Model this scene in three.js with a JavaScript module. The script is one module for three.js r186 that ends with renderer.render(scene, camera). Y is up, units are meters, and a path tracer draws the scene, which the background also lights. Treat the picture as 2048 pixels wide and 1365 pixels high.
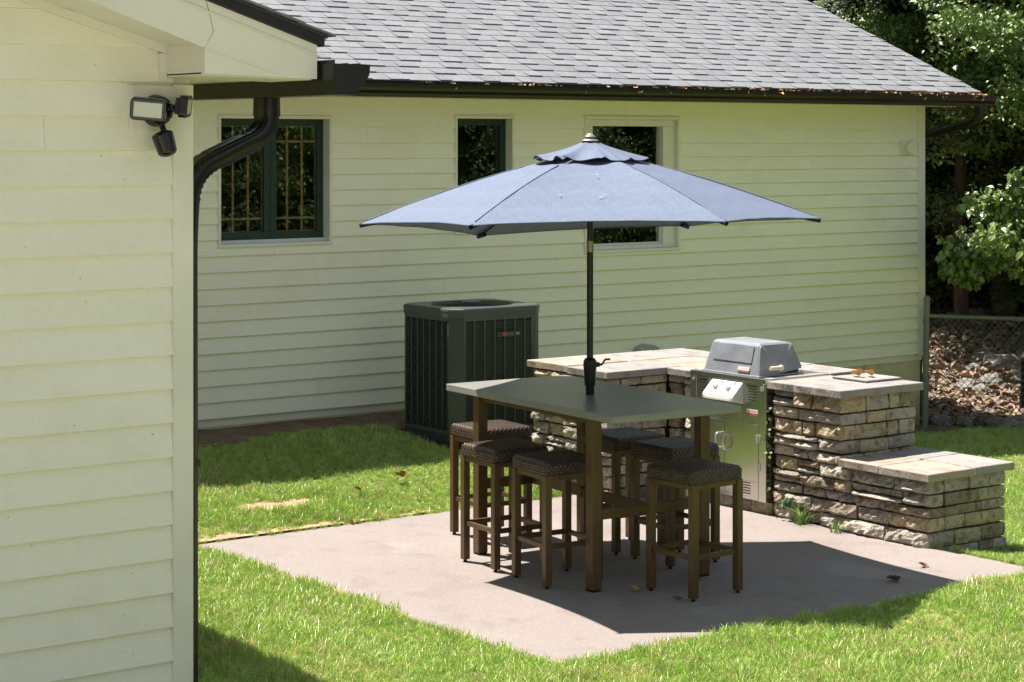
import * as THREE from 'three';
import { ImprovedNoise } from 'three/addons/math/ImprovedNoise.js';
import { mergeGeometries, mergeVertices } from 'three/addons/utils/BufferGeometryUtils.js';
import { RoundedBoxGeometry } from 'three/addons/geometries/RoundedBoxGeometry.js';

// ---------------------------------------------------------------- camera, sky, sun, exposure
const scene = new THREE.Scene();
const camera = new THREE.PerspectiveCamera(2 * Math.atan(682.5 / 4030) * 180 / Math.PI, 1024 / 682, 0.1, 400);
camera.position.set(-7.576, 2.53, 9.395);
camera.lookAt(-7.576 + 0.597, 2.53, 9.395 - 0.802);
camera.setViewOffset(2048, 1365, 0, 397.5, 2048, 1365);       // the lens is shifted down so that verticals stay vertical
camera.updateProjectionMatrix();

const renderer = new THREE.WebGLRenderer({ antialias: true });
renderer.setSize(1024, 682);
renderer.toneMapping = THREE.LinearToneMapping;
renderer.toneMappingExposure = 2.3;
renderer.shadowMap.enabled = true;

const sunDir = new THREE.Vector3(-0.156, 1, -0.415).normalize();
// clear summer sky: pale towards the horizon, blue overhead, a wide soft glow round the sun
{
  const w = 256, h = 128, d = new Float32Array(w * h * 4), v = new THREE.Vector3(), K = 0.225;
  for (let j = 0; j < h; j++) for (let i = 0; i < w; i++) {
    const th = (j + 0.5) / h * Math.PI - Math.PI / 2, ph = (i + 0.5) / w * Math.PI * 2 - Math.PI;
    v.set(Math.cos(th) * Math.cos(ph), Math.sin(th), Math.cos(th) * Math.sin(ph));
    const up = Math.max(0, v.y), t = Math.pow(up, 0.5), glow = Math.pow(Math.max(0, v.dot(sunDir)), 12), o = (j * w + i) * 4;
    d[o] = K * (1.30 - 0.72 * t + 0.5 * glow); d[o + 1] = K * (1.36 - 0.58 * t + 0.48 * glow); d[o + 2] = K * (1.34 - 0.36 * t + 0.42 * glow); d[o + 3] = 1;
  }
  const skyTex = new THREE.DataTexture(d, w, h, THREE.RGBAFormat, THREE.FloatType); skyTex.mapping = THREE.EquirectangularReflectionMapping; skyTex.magFilter = THREE.LinearFilter; skyTex.needsUpdate = true;
  scene.background = skyTex; scene.environment = skyTex;
}
const sun = new THREE.DirectionalLight(new THREE.Color(1, 0.95, 0.88), 5);
sun.position.copy(sunDir).multiplyScalar(60);
sun.castShadow = true; sun.shadow.radius = 1;
sun.shadow.mapSize.set(4096, 4096);
Object.assign(sun.shadow.camera, { left: -25, right: 25, top: 25, bottom: -25, near: 1, far: 160 });
scene.add(sun); scene.add(sun.target);

// ---------------------------------------------------------------- helpers
function rngOf(seed) { let a = seed >>> 0; return () => { a = (a + 0x6D2B79F5) | 0; let t = Math.imul(a ^ (a >>> 15), 1 | a); t = (t + Math.imul(t ^ (t >>> 7), 61 | t)) ^ t; return ((t ^ (t >>> 14)) >>> 0) / 4294967296; }; }
const PN = new ImprovedNoise();
const n3 = (x, y, z) => PN.noise(x + 31.7, y + 17.3, z + 5.9);
const clamp = (v, a, b) => Math.max(a, Math.min(b, v));
const lerp = (a, b, t) => a + (b - a) * t;
const sstep = (a, b, v) => { const t = clamp((v - a) / (b - a), 0, 1); return t * t * (3 - 2 * t); };
const V = (x, y, z) => new THREE.Vector3(x, y, z);
const col = (r, g, b) => new THREE.Color().setRGB(r, g, b);

const taken = {};
function numbered(name) { const k = taken[name] = (taken[name] ?? -1) + 1; return k ? `${name}_${String(k).padStart(3, '0')}` : name; }
function thing(name, label, category, pos = [0, 0, 0], turn = 0, group) {
  const o = new THREE.Group(); o.name = numbered(name); o.position.set(...pos); o.rotation.y = turn;
  o.userData = { label, category }; if (group) o.userData.group = group; scene.add(o); return o;
}
function tag(o, label, category, group) { o.userData.label = label; o.userData.category = category; if (group) o.userData.group = group; return o; }
function boxUV(g) {                                            // uv in metres by the way each face points
  if (g.index) g = g.toNonIndexed();
  const p = g.attributes.position, uv = new Float32Array(p.count * 2), a = V(), b = V(), c = V(), n = V();
  for (let i = 0; i < p.count; i += 3) {
    a.fromBufferAttribute(p, i); b.fromBufferAttribute(p, i + 1); c.fromBufferAttribute(p, i + 2);
    n.copy(b).sub(a).cross(c.clone().sub(a));
    const ax = Math.abs(n.x), ay = Math.abs(n.y), az = Math.abs(n.z);
    [a, b, c].forEach((q, k) => {
      let u, v; if (ay >= ax && ay >= az) { u = q.x; v = q.z; } else if (ax >= az) { u = q.z; v = q.y; } else { u = q.x; v = q.y; }
      uv[(i + k) * 2] = u; uv[(i + k) * 2 + 1] = v;
    });
  }
  g.setAttribute('uv', new THREE.BufferAttribute(uv, 2)); return g;
}
function join(list) {
  const l = list.map(g => { if (g.index) g = g.toNonIndexed(); for (const k of Object.keys(g.attributes)) if (!['position', 'normal', 'uv'].includes(k)) g.deleteAttribute(k); return g; });
  if (l.some(g => !g.attributes.uv)) l.forEach(g => g.deleteAttribute('uv'));
  return l.length === 1 ? l[0] : mergeGeometries(l);
}
function mk(name, geo, mat, parent, keepUV) {
  let g = Array.isArray(geo) ? join(geo) : geo;
  if (!keepUV) g = boxUV(g);
  const m = new THREE.Mesh(g, mat); m.castShadow = m.receiveShadow = true;
  if (parent) { m.name = name; parent.add(m); } else { m.name = numbered(name); scene.add(m); }
  return m;
}
function struct(name, geo, mat, keepUV) { const m = mk(name, geo, mat, null, keepUV); m.userData.kind = 'structure'; return m; }
function box(x0, x1, y0, y1, z0, z1) { const g = new THREE.BoxGeometry(x1 - x0, y1 - y0, z1 - z0); g.translate((x0 + x1) / 2, (y0 + y1) / 2, (z0 + z1) / 2); return g; }
function rbox(x0, x1, y0, y1, z0, z1, r = 0.004, s = 1) { const g = new RoundedBoxGeometry(x1 - x0, y1 - y0, z1 - z0, s, r); g.translate((x0 + x1) / 2, (y0 + y1) / 2, (z0 + z1) / 2); return g; }
function tube(pts, r, seg = 8, n) { const c = new THREE.CatmullRomCurve3(pts.map(p => p.isVector3 ? p : V(...p)), false, 'centripetal'); return new THREE.TubeGeometry(c, n ?? Math.max(4, pts.length * 5), r, seg, false); }
function rod(a, b, r0, r1 = r0, seg = 8, open = false) {
  const A = a.isVector3 ? a : V(...a), B = b.isVector3 ? b : V(...b), d = B.clone().sub(A), g = new THREE.CylinderGeometry(r1, r0, d.length(), seg, 1, open);
  g.applyQuaternion(new THREE.Quaternion().setFromUnitVectors(V(0, 1, 0), d.clone().normalize())); g.translate((A.x + B.x) / 2, (A.y + B.y) / 2, (A.z + B.z) / 2); return g;
}
function poly(pts, depth, bevel = 0) {                          // a polygon in x,y pushed out along +z
  const s = new THREE.Shape(pts.map(p => new THREE.Vector2(...p)));
  return new THREE.ExtrudeGeometry(s, { depth, bevelEnabled: bevel > 0, bevelSize: bevel, bevelThickness: bevel, bevelSegments: 1, bevelOffset: -bevel });
}
// tileable noise for textures
const LAT = (() => { const r = rngOf(77), a = new Float32Array(65536); for (let i = 0; i < 65536; i++) a[i] = r(); return a; })();
function vnoise(x, y, per, ofs = 0) {
  const xi = Math.floor(x), yi = Math.floor(y), fx = x - xi, fy = y - yi, m = (a) => ((a % per) + per) % per;
  const h = (i, j) => LAT[(m(i) * 269 + m(j) * 7919 + ofs * 977) & 65535];
  const u = fx * fx * (3 - 2 * fx), v = fy * fy * (3 - 2 * fy);
  return lerp(lerp(h(xi, yi), h(xi + 1, yi), u), lerp(h(xi, yi + 1), h(xi + 1, yi + 1), u), v);
}
function fbm(u, v, base, oct, ofs = 0) { let s = 0, a = 0.5, t = 0; for (let k = 0; k < oct; k++) { const p = base << k; s += a * vnoise(u * p, v * p, p, ofs + k); t += a; a *= 0.55; } return s / t; }
function tex(size, metres, fn, srgb = true, w2 = size) {
  const d = new Uint8Array(size * w2 * 4);
  for (let j = 0; j < w2; j++) for (let i = 0; i < size; i++) { const c = fn(i / size, j / w2), o = (j * size + i) * 4; d[o] = clamp(c[0], 0, 255); d[o + 1] = clamp(c[1], 0, 255); d[o + 2] = clamp(c[2], 0, 255); d[o + 3] = 255; }
  const t = new THREE.DataTexture(d, size, w2, THREE.RGBAFormat); t.wrapS = t.wrapT = THREE.RepeatWrapping; t.magFilter = THREE.LinearFilter; t.minFilter = THREE.LinearMipmapLinearFilter; t.generateMipmaps = true;
  if (srgb) t.colorSpace = THREE.SRGBColorSpace; t.repeat.set(1 / metres, 1 / metres); t.needsUpdate = true; return t;
}
const grey = (size, metres, fn) => tex(size, metres, (u, v) => { const k = 255 * fn(u, v); return [k, k, k]; }, false);
const mixc = (a, b, t) => [lerp(a[0], b[0], t), lerp(a[1], b[1], t), lerp(a[2], b[2], t)];
const std = (o) => new THREE.MeshStandardMaterial(o);

// ---------------------------------------------------------------- materials
const mottle = tex(256, 1.7, (u, v) => { const k = 225 + 30 * fbm(u, v, 4, 5, 3); return [k, k, k]; });
const fineBump = grey(256, 0.25, (u, v) => fbm(u, v, 32, 3, 9));
const grainBump = grey(512, 0.6, (u, v) => 0.6 * vnoise(u * 6, v * 160, 160, 4) + 0.4 * vnoise(u * 18, v * 220, 220, 5));
const vinylMap = (k) => tex(512, 2.6, (u, v) => {
  const a = fbm(u, v, 3, 5, k), b = vnoise(u * 220, v * 220, 220, k + 2);
  let c = mixc([236, 232, 208], [244, 240, 220], a);
  c = mixc(c, [226, 221, 196], 0.35 * clamp((fbm(u, v, 6, 4, k + 8) - 0.58) * 5, 0, 1));
  if (vnoise(u * 300, v * 300, 300, k + 5) > 0.992) c = mixc(c, [120, 108, 84], 0.5);
  return c.map(q => q - 4 * b);
});
const M = {};
M.vinyl = [1, 12, 25].map(k => std({ map: vinylMap(k), roughness: 0.55, bumpMap: grainBump, bumpScale: 0.0006 }));
M.trim = std({ color: '#f3efdb', map: mottle, roughness: 0.5 });
M.whiteSill = std({ color: '#dfe0dc', map: mottle, roughness: 0.45 });
M.found = std({ map: tex(256, 1.1, (u, v) => { const a = fbm(u, v, 6, 5, 2), s = fbm(u, v, 3, 4, 7); return mixc(mixc([196, 184, 142], [216, 206, 170], a), [150, 132, 92], clamp((s - 0.6) * 4, 0, 0.7)); }), roughness: 0.9, bumpMap: fineBump, bumpScale: 0.004 });
M.gutter = std({ color: '#171310', roughness: 0.3, map: mottle });
M.black = std({ color: '#141312', roughness: 0.4 });
M.blackGloss = std({ color: '#100f10', roughness: 0.22 });
M.deck = std({ color: '#3c3b3d', roughness: 0.95 });
const shMap = (a, b, k) => tex(256, 0.5, (u, v) => { const f = fbm(u, v, 16, 4, k), s = vnoise(u * 128, v * 128, 128, k + 3); return mixc(a, b, f * 0.6 + 0.4 * s); });
M.shingle = [[[102, 103, 107], [134, 136, 140], 1], [[97, 98, 102], [129, 130, 135], 4], [[106, 107, 110], [138, 140, 143], 9], [[100, 100, 105], [132, 132, 138], 14], [[104, 106, 110], [136, 138, 143], 19]].map(a => std({ map: shMap(...a), roughness: 0.93, bumpMap: fineBump, bumpScale: 0.003 }));
M.sash = std({ color: '#16302a', roughness: 0.42 });
M.brass = std({ color: '#6f5a34', roughness: 0.5, metalness: 0.1 });
M.glass = new THREE.MeshPhysicalMaterial({ color: '#ffffff', transmission: 1, thickness: 0, roughness: 0.0, ior: 1.52 });
M.room = std({ color: '#4a463e', roughness: 0.95 });
M.concrete = std({ map: tex(1024, 4.1, (u, v) => {
  const a = fbm(u, v, 4, 6, 3), b = fbm(u, v, 24, 4, 11), s = fbm(u, v, 7, 5, 21), w = vnoise(u * 400, v * 400, 400, 2);
  let c = mixc([129, 118, 113], [140, 129, 124], a); c = mixc(c, [121, 109, 103], clamp((b - 0.55) * 2.4, 0, 0.5)); c = mixc(c, [150, 142, 138], clamp((s - 0.6) * 4, 0, 0.5));
  c = mixc(c, [124, 110, 101], clamp((fbm(u, v, 5, 5, 33) - 0.62) * 5, 0, 0.3));
  return c.map(q => q + 10 * (w - 0.5)); }), roughness: 0.86, bumpMap: grey(512, 0.9, (u, v) => 0.6 * fbm(u, v, 40, 4, 5) + 0.4 * fbm(u, v, 6, 3, 8)), bumpScale: 0.0035 });
M.soil = std({ map: tex(512, 1.3, (u, v) => { const a = fbm(u, v, 8, 5, 3), b = vnoise(u * 90, v * 90, 90, 7); return mixc(mixc([86, 68, 52], [130, 108, 86], a), [160, 138, 110], b > 0.82 ? 0.6 : 0); }), roughness: 0.96, bumpMap: grey(256, 0.5, (u, v) => fbm(u, v, 10, 5, 2)), bumpScale: 0.03 });
M.thatch = std({ map: tex(512, 1.4, (u, v) => { const a = fbm(u, v, 10, 5, 13), b = fbm(u, v, 4, 4, 4); return mixc(mixc([90, 104, 44], [126, 138, 64], a), [144, 136, 86], clamp((b - 0.5) * 2, 0, 0.6)); }), roughness: 0.97, bumpMap: grey(256, 0.4, (u, v) => fbm(u, v, 16, 4, 2)), bumpScale: 0.02 });
M.sand = std({ map: tex(256, 0.8, (u, v) => { const a = fbm(u, v, 8, 5, 3), b = vnoise(u * 70, v * 70, 70, 7); return mixc(mixc([150, 124, 96], [190, 166, 136], a), [112, 88, 62], b > 0.84 ? 0.6 : 0); }), roughness: 0.96, bumpMap: grey(256, 0.3, (u, v) => fbm(u, v, 10, 5, 2)), bumpScale: 0.02 });
M.litter = std({ map: tex(512, 1.6, (u, v) => { const a = fbm(u, v, 18, 4, 13), b = fbm(u, v, 5, 4, 4), w = vnoise(u * 70, v * 70, 70, 3); return mixc(mixc([66, 48, 34], [122, 92, 66], a), [158, 126, 94], w > 0.75 ? 0.6 * b + 0.3 : 0); }), roughness: 0.95, bumpMap: grey(256, 0.6, (u, v) => fbm(u, v, 18, 4, 2)), bumpScale: 0.04 });
M.bark = std({ map: tex(256, 0.7, (u, v) => { const a = vnoise(u * 26, v * 6, 26, 2) * 0.6 + fbm(u, v, 8, 4, 5) * 0.4; return mixc([44, 34, 26], [98, 80, 64], a); }), roughness: 0.95, bumpMap: grey(256, 0.7, (u, v) => vnoise(u * 26, v * 6, 26, 2) * 0.6 + fbm(u, v, 8, 4, 5) * 0.4), bumpScale: 0.02 });
const leafMat = (r, g, b, tr = 0.3) => new THREE.MeshPhysicalMaterial({ color: col(r, g, b), roughness: 0.5, transmission: tr, thickness: 0, side: THREE.DoubleSide });
M.steel = std({ color: '#c8c6c0', metalness: 1, roughness: 0.26, roughnessMap: grey(256, 0.5, (u, v) => 0.75 + 0.25 * vnoise(u * 5, v * 220, 220, 3)) });
M.steelDull = std({ color: '#d2d1cd', metalness: 0.9, roughness: 0.42 });
M.cast = std({ map: tex(256, 0.45, (u, v) => { const a = fbm(u, v, 8, 5, 5), b = fbm(u, v, 3, 4, 9); return mixc([104, 107, 116], [150, 152, 158], clamp(a * 0.5 + b * 0.6, 0, 1)); }), roughness: 0.5, metalness: 0.15, bumpMap: fineBump, bumpScale: 0.0015 });
M.castGrease = std({ map: tex(256, 0.3, (u, v) => { const a = fbm(u, v, 8, 5, 5); return mixc([58, 52, 44], [96, 88, 74], a); }), roughness: 0.7 });
M.ivoryKnob = std({ color: '#c9bda6', roughness: 0.6 });
M.knob = std({ color: '#2a2826', roughness: 0.4 });
M.tableTop = std({ map: tex(512, 1.5, (u, v) => { const a = fbm(u, v, 5, 5, 2), b = vnoise(u * 8, v * 160, 160, 7); return mixc([132, 130, 126], [158, 156, 151], 0.65 * a + 0.35 * b); }), roughness: 0.3, metalness: 0.1, bumpMap: grey(256, 0.5, (u, v) => fbm(u, v, 12, 4, 4)), bumpScale: 0.0004 });
M.bronze = std({ map: tex(256, 0.5, (u, v) => { const a = fbm(u, v, 6, 4, 2), b = vnoise(u * 90, v * 90, 90, 5); return mixc(mixc([84, 64, 42], [104, 82, 56], a), [150, 128, 96], b > 0.94 ? 0.45 : 0); }), roughness: 0.42, metalness: 0.25 });
M.rubber = std({ color: '#17140f', roughness: 0.8 });
M.wicker = std({ map: tex(256, 0.2, (u, v) => { const b = vnoise(u * 12, v * 14, 14, 2), s = vnoise(u * 10, v * 120, 120, 6); return mixc([46, 35, 29], [84, 66, 54], 0.6 * b + 0.4 * s); }), roughness: 0.36 });
M.fabric = new THREE.MeshPhysicalMaterial({ map: tex(512, 0.32, (u, v) => { const a = vnoise(u * 128, v * 24, 128, 3), b = vnoise(u * 24, v * 128, 128, 8), c = fbm(u, v, 3, 4, 4); return mixc([72, 83, 105], [112, 122, 145], 0.36 * a + 0.36 * b + 0.28 * c); }), roughness: 0.75, sheen: 0.4, sheenRoughness: 0.5, sheenColor: new THREE.Color('#b9c0cf'), side: THREE.DoubleSide, bumpMap: grey(256, 0.04, (u, v) => 0.5 * vnoise(u * 16, v * 4, 16, 2) + 0.5 * vnoise(u * 4, v * 16, 16, 5)), bumpScale: 0.0006 });
M.hem = std({ color: '#232a45', roughness: 0.85, side: THREE.DoubleSide });
M.pole = std({ color: '#15120f', roughness: 0.3 });
M.ac = std({ color: '#3d443f', roughness: 0.42, map: mottle });
M.acRib = std({ color: '#4e564e', roughness: 0.4, map: mottle });
M.acSlat = std({ color: '#3c423e', roughness: 0.45 });
M.terrace = std({ color: '#adada2', map: mottle, roughness: 0.9 });
M.acDark = std({ color: '#474a48', roughness: 0.6 });
M.acTop = std({ color: '#444c48', roughness: 0.33 });
M.fence = std({ color: '#858b80', roughness: 0.45, metalness: 0.3, map: mottle });
M.wire = std({ color: '#7d8078', roughness: 0.5, metalness: 0.5 });
M.mortar = std({ color: '#3b342b', roughness: 0.95 });
const stMap = (a, b, c, k) => tex(256, 0.42, (u, v) => { const f = fbm(u, v, 5, 5, k), s = fbm(u, v, 14, 4, k + 6), w = vnoise(u * 110, v * 110, 110, k); let q = mixc(a, b, clamp(f * 1.5 - 0.25, 0, 1)); q = mixc(q, c, clamp((s - 0.52) * 3.5, 0, 0.75)); if (w > 0.86) q = mixc(q, [86, 76, 62], 0.45); return q; });
const stBump = grey(256, 0.22, (u, v) => 0.6 * fbm(u, v, 8, 5, 2) + 0.4 * fbm(u, v, 30, 3, 6));
M.stone = [
  [[162, 152, 138], [190, 182, 168], [136, 120, 98], 2], [[144, 136, 124], [176, 168, 156], [112, 101, 88], 8],
  [[162, 144, 118], [186, 171, 146], [138, 113, 82], 13], [[138, 132, 125], [172, 166, 157], [108, 101, 92], 17],
  [[152, 142, 116], [176, 167, 140], [114, 109, 82], 23], [[124, 112, 97], [154, 140, 122], [90, 79, 66], 29]].map(a => std({ map: stMap(...a), roughness: 0.92, bumpMap: stBump, bumpScale: 0.02 }));
M.cap = [[[134, 129, 126], [156, 151, 148], [120, 110, 100], 4], [[148, 136, 125], [166, 156, 146], [142, 116, 90], 10], [[138, 132, 126], [160, 155, 148], [114, 106, 99], 15]].map(a => std({ map: tex(256, 0.7, (u, v) => { const f = fbm(u, v, 4, 5, a[3]), s = fbm(u, v, 7, 4, a[3] + 6), w = vnoise(u * 120, v * 120, 120, 5); return mixc(mixc(a[0], a[1], f), a[2], clamp((s - 0.56) * 3, 0, 0.6)).map(q => q - 10 * w); }), roughness: 0.9, bumpMap: stBump, bumpScale: 0.005 }));
M.rock = [0, 1].map(k => std({ map: stMap([118, 114, 106], [158, 154, 146], [86, 84, 78], 31 + k * 5), roughness: 0.93, bumpMap: stBump, bumpScale: 0.02 }));
M.dry = [['#8a5a34'], ['#a87a48'], ['#c49a62'], ['#6e4a30']].map(c => std({ color: c[0], roughness: 0.8, side: THREE.DoubleSide }));
M.husk = std({ color: '#c4c4bd', roughness: 0.8 });
M.white = std({ color: '#e6e4dc', roughness: 0.7, side: THREE.DoubleSide });
M.lens = std({ color: '#d9dbc6', roughness: 0.25, map: mottle });

// ---------------------------------------------------------------- ground
const depthOf = (x, z) => (x + 7.576) * 0.597 - (z - 9.395) * 0.802;
function ground(x, z) {
  const t = clamp((-1.95 - z) / 2.71, 0, 1.15);
  const back = 0.275 * t * (1.6 - 0.6 * t) * (1 - sstep(1.2, 6.5, x));
  const left = 0.24 * sstep(0, 1.6, -1.65 - x);
  let h = back + left * (1 - back / 0.36);
  if (x > 2.05) h -= 0.42 * (1 - Math.exp(-(x - 2.05) / 2.6));
  const u = depthOf(x, z);
  if (u > 21.2) { const d = u - 21.2; h += 0.10 * Math.min(d, 9) + 0.33 * Math.max(0, d - 9) * (d > 40 ? 0.3 : 1) + 0.12 * sstep(0, 3, d) * n3(x * 0.6, 0, z * 0.6); }
  const out = Math.max(-1.65 - x, x - 2.05, z - 1.78, -1.95 - z);
  if (out < 0) h -= 0.06 * sstep(0, -0.05, out);
  return h + 0.012 * n3(x * 1.3, 0, z * 1.3) * sstep(0, 0.4, out);
}
function sheet(xs, zs, drop, skip) {
  const pos = [], idx = [], nx = xs.length;
  for (const z of zs) for (const x of xs) pos.push(x, ground(x, z) + drop, z);
  for (let j = 0; j < zs.length - 1; j++) for (let i = 0; i < nx - 1; i++) {
    if (skip && skip((xs[i] + xs[i + 1]) / 2, (zs[j] + zs[j + 1]) / 2)) continue;
    const a = j * nx + i, b = a + 1, c = a + nx, d = c + 1; idx.push(a, c, b, b, c, d);
  }
  const g = new THREE.BufferGeometry(); g.setAttribute('position', new THREE.Float32BufferAttribute(pos, 3)); g.setIndex(idx); g.computeVertexNormals();
  const uv = new Float32Array(pos.length / 3 * 2); for (let i = 0; i < pos.length / 3; i++) { uv[i * 2] = pos[i * 3]; uv[i * 2 + 1] = pos[i * 3 + 2]; }
  g.setAttribute('uv', new THREE.BufferAttribute(uv, 2)); return g;
}
const steps = (a, b, s) => { const o = []; for (let v = a; v <= b + 1e-6; v += s) o.push(v); return o; };
{
  const xs = [-120, -60, -30, -18, ...steps(-12, 20, 0.4), ...steps(21, 40, 1), 50, 70, 100, 160], zs = [-160, -100, -70, -50, ...steps(-40, -13, 1), ...steps(-12, 8, 0.4), ...steps(9, 20, 1), 30, 60, 120];
  struct('woodland_ground', sheet(xs, zs, -0.03), M.litter, true);
  const beyond = (x, z) => depthOf(x, z) > 20.75 || (x > 8 && z < -4.5);
  struct('lawn', sheet(steps(-12, 16, 0.12), steps(-4.62, 14, 0.12), 0, (x, z) => beyond(x, z) || (x > -1.5 && x < 1.9 && z > -1.8 && z < 1.63)), M.thatch, true);
  // bare earth along the foundation and the worn strip at the back corner of the patio
  const sg = sheet(steps(-4, 8.2, 0.1), steps(-4.66, -3.8, 0.06), 0.012, (x, z) => z > -4.12 + 0.16 * n3(x * 1.7, 3, 0) + (x > 1 ? 0.1 : 0));
  struct('soil_bed', sg, M.soil, true);
  struct('sandy_edge', sheet(steps(-1.75, 0.3, 0.04), steps(-2.12, -1.95, 0.015), 0.012, (x, z) => z < -1.965 - 0.05 * sstep(0.3, -1.2, x) + 0.09 * n3(x * 7, 3, z * 3)), M.sand, true);
  struct('bare_patch', sheet(steps(-1.4, -0.1, 0.04), steps(-2.7, -2.1, 0.03), 0.012, (x, z) => Math.hypot((x + 0.75) / 0.42, (z + 2.42) / 0.12) + 0.5 * n3(x * 7, 2, z * 7) > 1), M.sand, true);
}
{
  const s = new THREE.Shape(); const x0 = -1.65, x1 = 2.05, z0 = -1.95, z1 = 1.78, r = 0.36;
  s.moveTo(x0, -z0); s.lineTo(x1, -z0); s.lineTo(x1, -z1); s.lineTo(x0 + r, -z1); s.absarc(x0 + r, -z1 + r, r, -Math.PI / 2, -Math.PI, true); s.lineTo(x0, -z0);
  const g = new THREE.ExtrudeGeometry(s, { depth: 0.12, bevelEnabled: true, bevelSize: 0.008, bevelThickness: 0.008, bevelOffset: -0.008, bevelSegments: 2, curveSegments: 16 });
  g.rotateX(-Math.PI / 2); g.translate(0, -0.128, 0);
  struct('patio', g, M.concrete);
  // paved yard in front of the gable, below the picture; it throws light up on the shaded walls
  struct('paved_yard', box(-14, -3.2, -0.1, 0.262, 4.6, 16), M.terrace);
}

// ---------------------------------------------------------------- back house
const ZW = -4.66;
function sidingBoards(parent, x0, x1, y0, yTop, n, step, zf, cuts, seed, topAt) {
  const r = rngOf(seed);
  const put = (a, b, ya, yb, base, m) => {
    if (b - a < 0.01 || yb - ya < 0.004) return;
    const g = new THREE.BoxGeometry(b - a, yb - ya, 0.012), p = g.attributes.position, jit = (r() - 0.5) * 0.0016;
    for (let i = 0; i < p.count; i++) {
      const y = p.getY(i) + (ya + yb) / 2, t = (y - base) / step;
      if (topAt && base + step > 2.79 && b === topAt(yb) && p.getX(i) > 0) p.setX(i, topAt(y) - (a + b) / 2); const front = p.getZ(i) > 0; p.setZ(i, zf + (front ? lerp(0.021, 0.002, t) : -0.006)); p.setY(i, y + jit * (p.getX(i) > 0 ? 1 : -1)); p.setX(i, p.getX(i) + (a + b) / 2);
    }
    g.computeVertexNormals(); mk('siding_board', g, m, parent);
  };
  for (let k = 0; k < n; k++) {
    const yb = y0 + k * step, yt = Math.min(yb + step, yTop), ends = [x0];
    for (let s = x0 + 0.8 + r() * 2.6; s < x1 - 0.5; s += 2.4 + r() * 1.4) ends.push(s);
    ends.push(x1);
    for (let e = 0; e < ends.length - 1; e++) {
      const m = M.vinyl[Math.floor(r() * 3)], gap = 0.0012;
      let a = ends[e] + (e ? gap : 0), b = ends[e + 1]; if (topAt && yt > 2.79) { if (e < ends.length - 2 && ends[e + 1] < topAt(yt)) continue; if (a >= topAt(yt) || topAt(yt) < x0) continue; b = topAt(yt); }
      const hit = cuts.filter(c => c[0] < b && c[1] > a && c[2] < yt && c[3] > yb).sort((p, q) => p[0] - q[0]);
      let x = a;
      for (const c of hit) {
        put(x, Math.max(x, c[0]), yb, yt, yb, m);
        const l = Math.max(x, c[0]), rr = Math.min(b, c[1]);
        put(l, rr, yb, Math.min(yt, c[2]), yb, m); put(l, rr, Math.max(yb, c[3]), yt, yb, m); x = rr;
      }
      put(x, b, yb, yt, yb, m);
    }
  }
}
const house = thing('house', 'long cream house with lapped siding, dark grey shingled roof and three windows', 'house', [0, 0, 0]);
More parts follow.
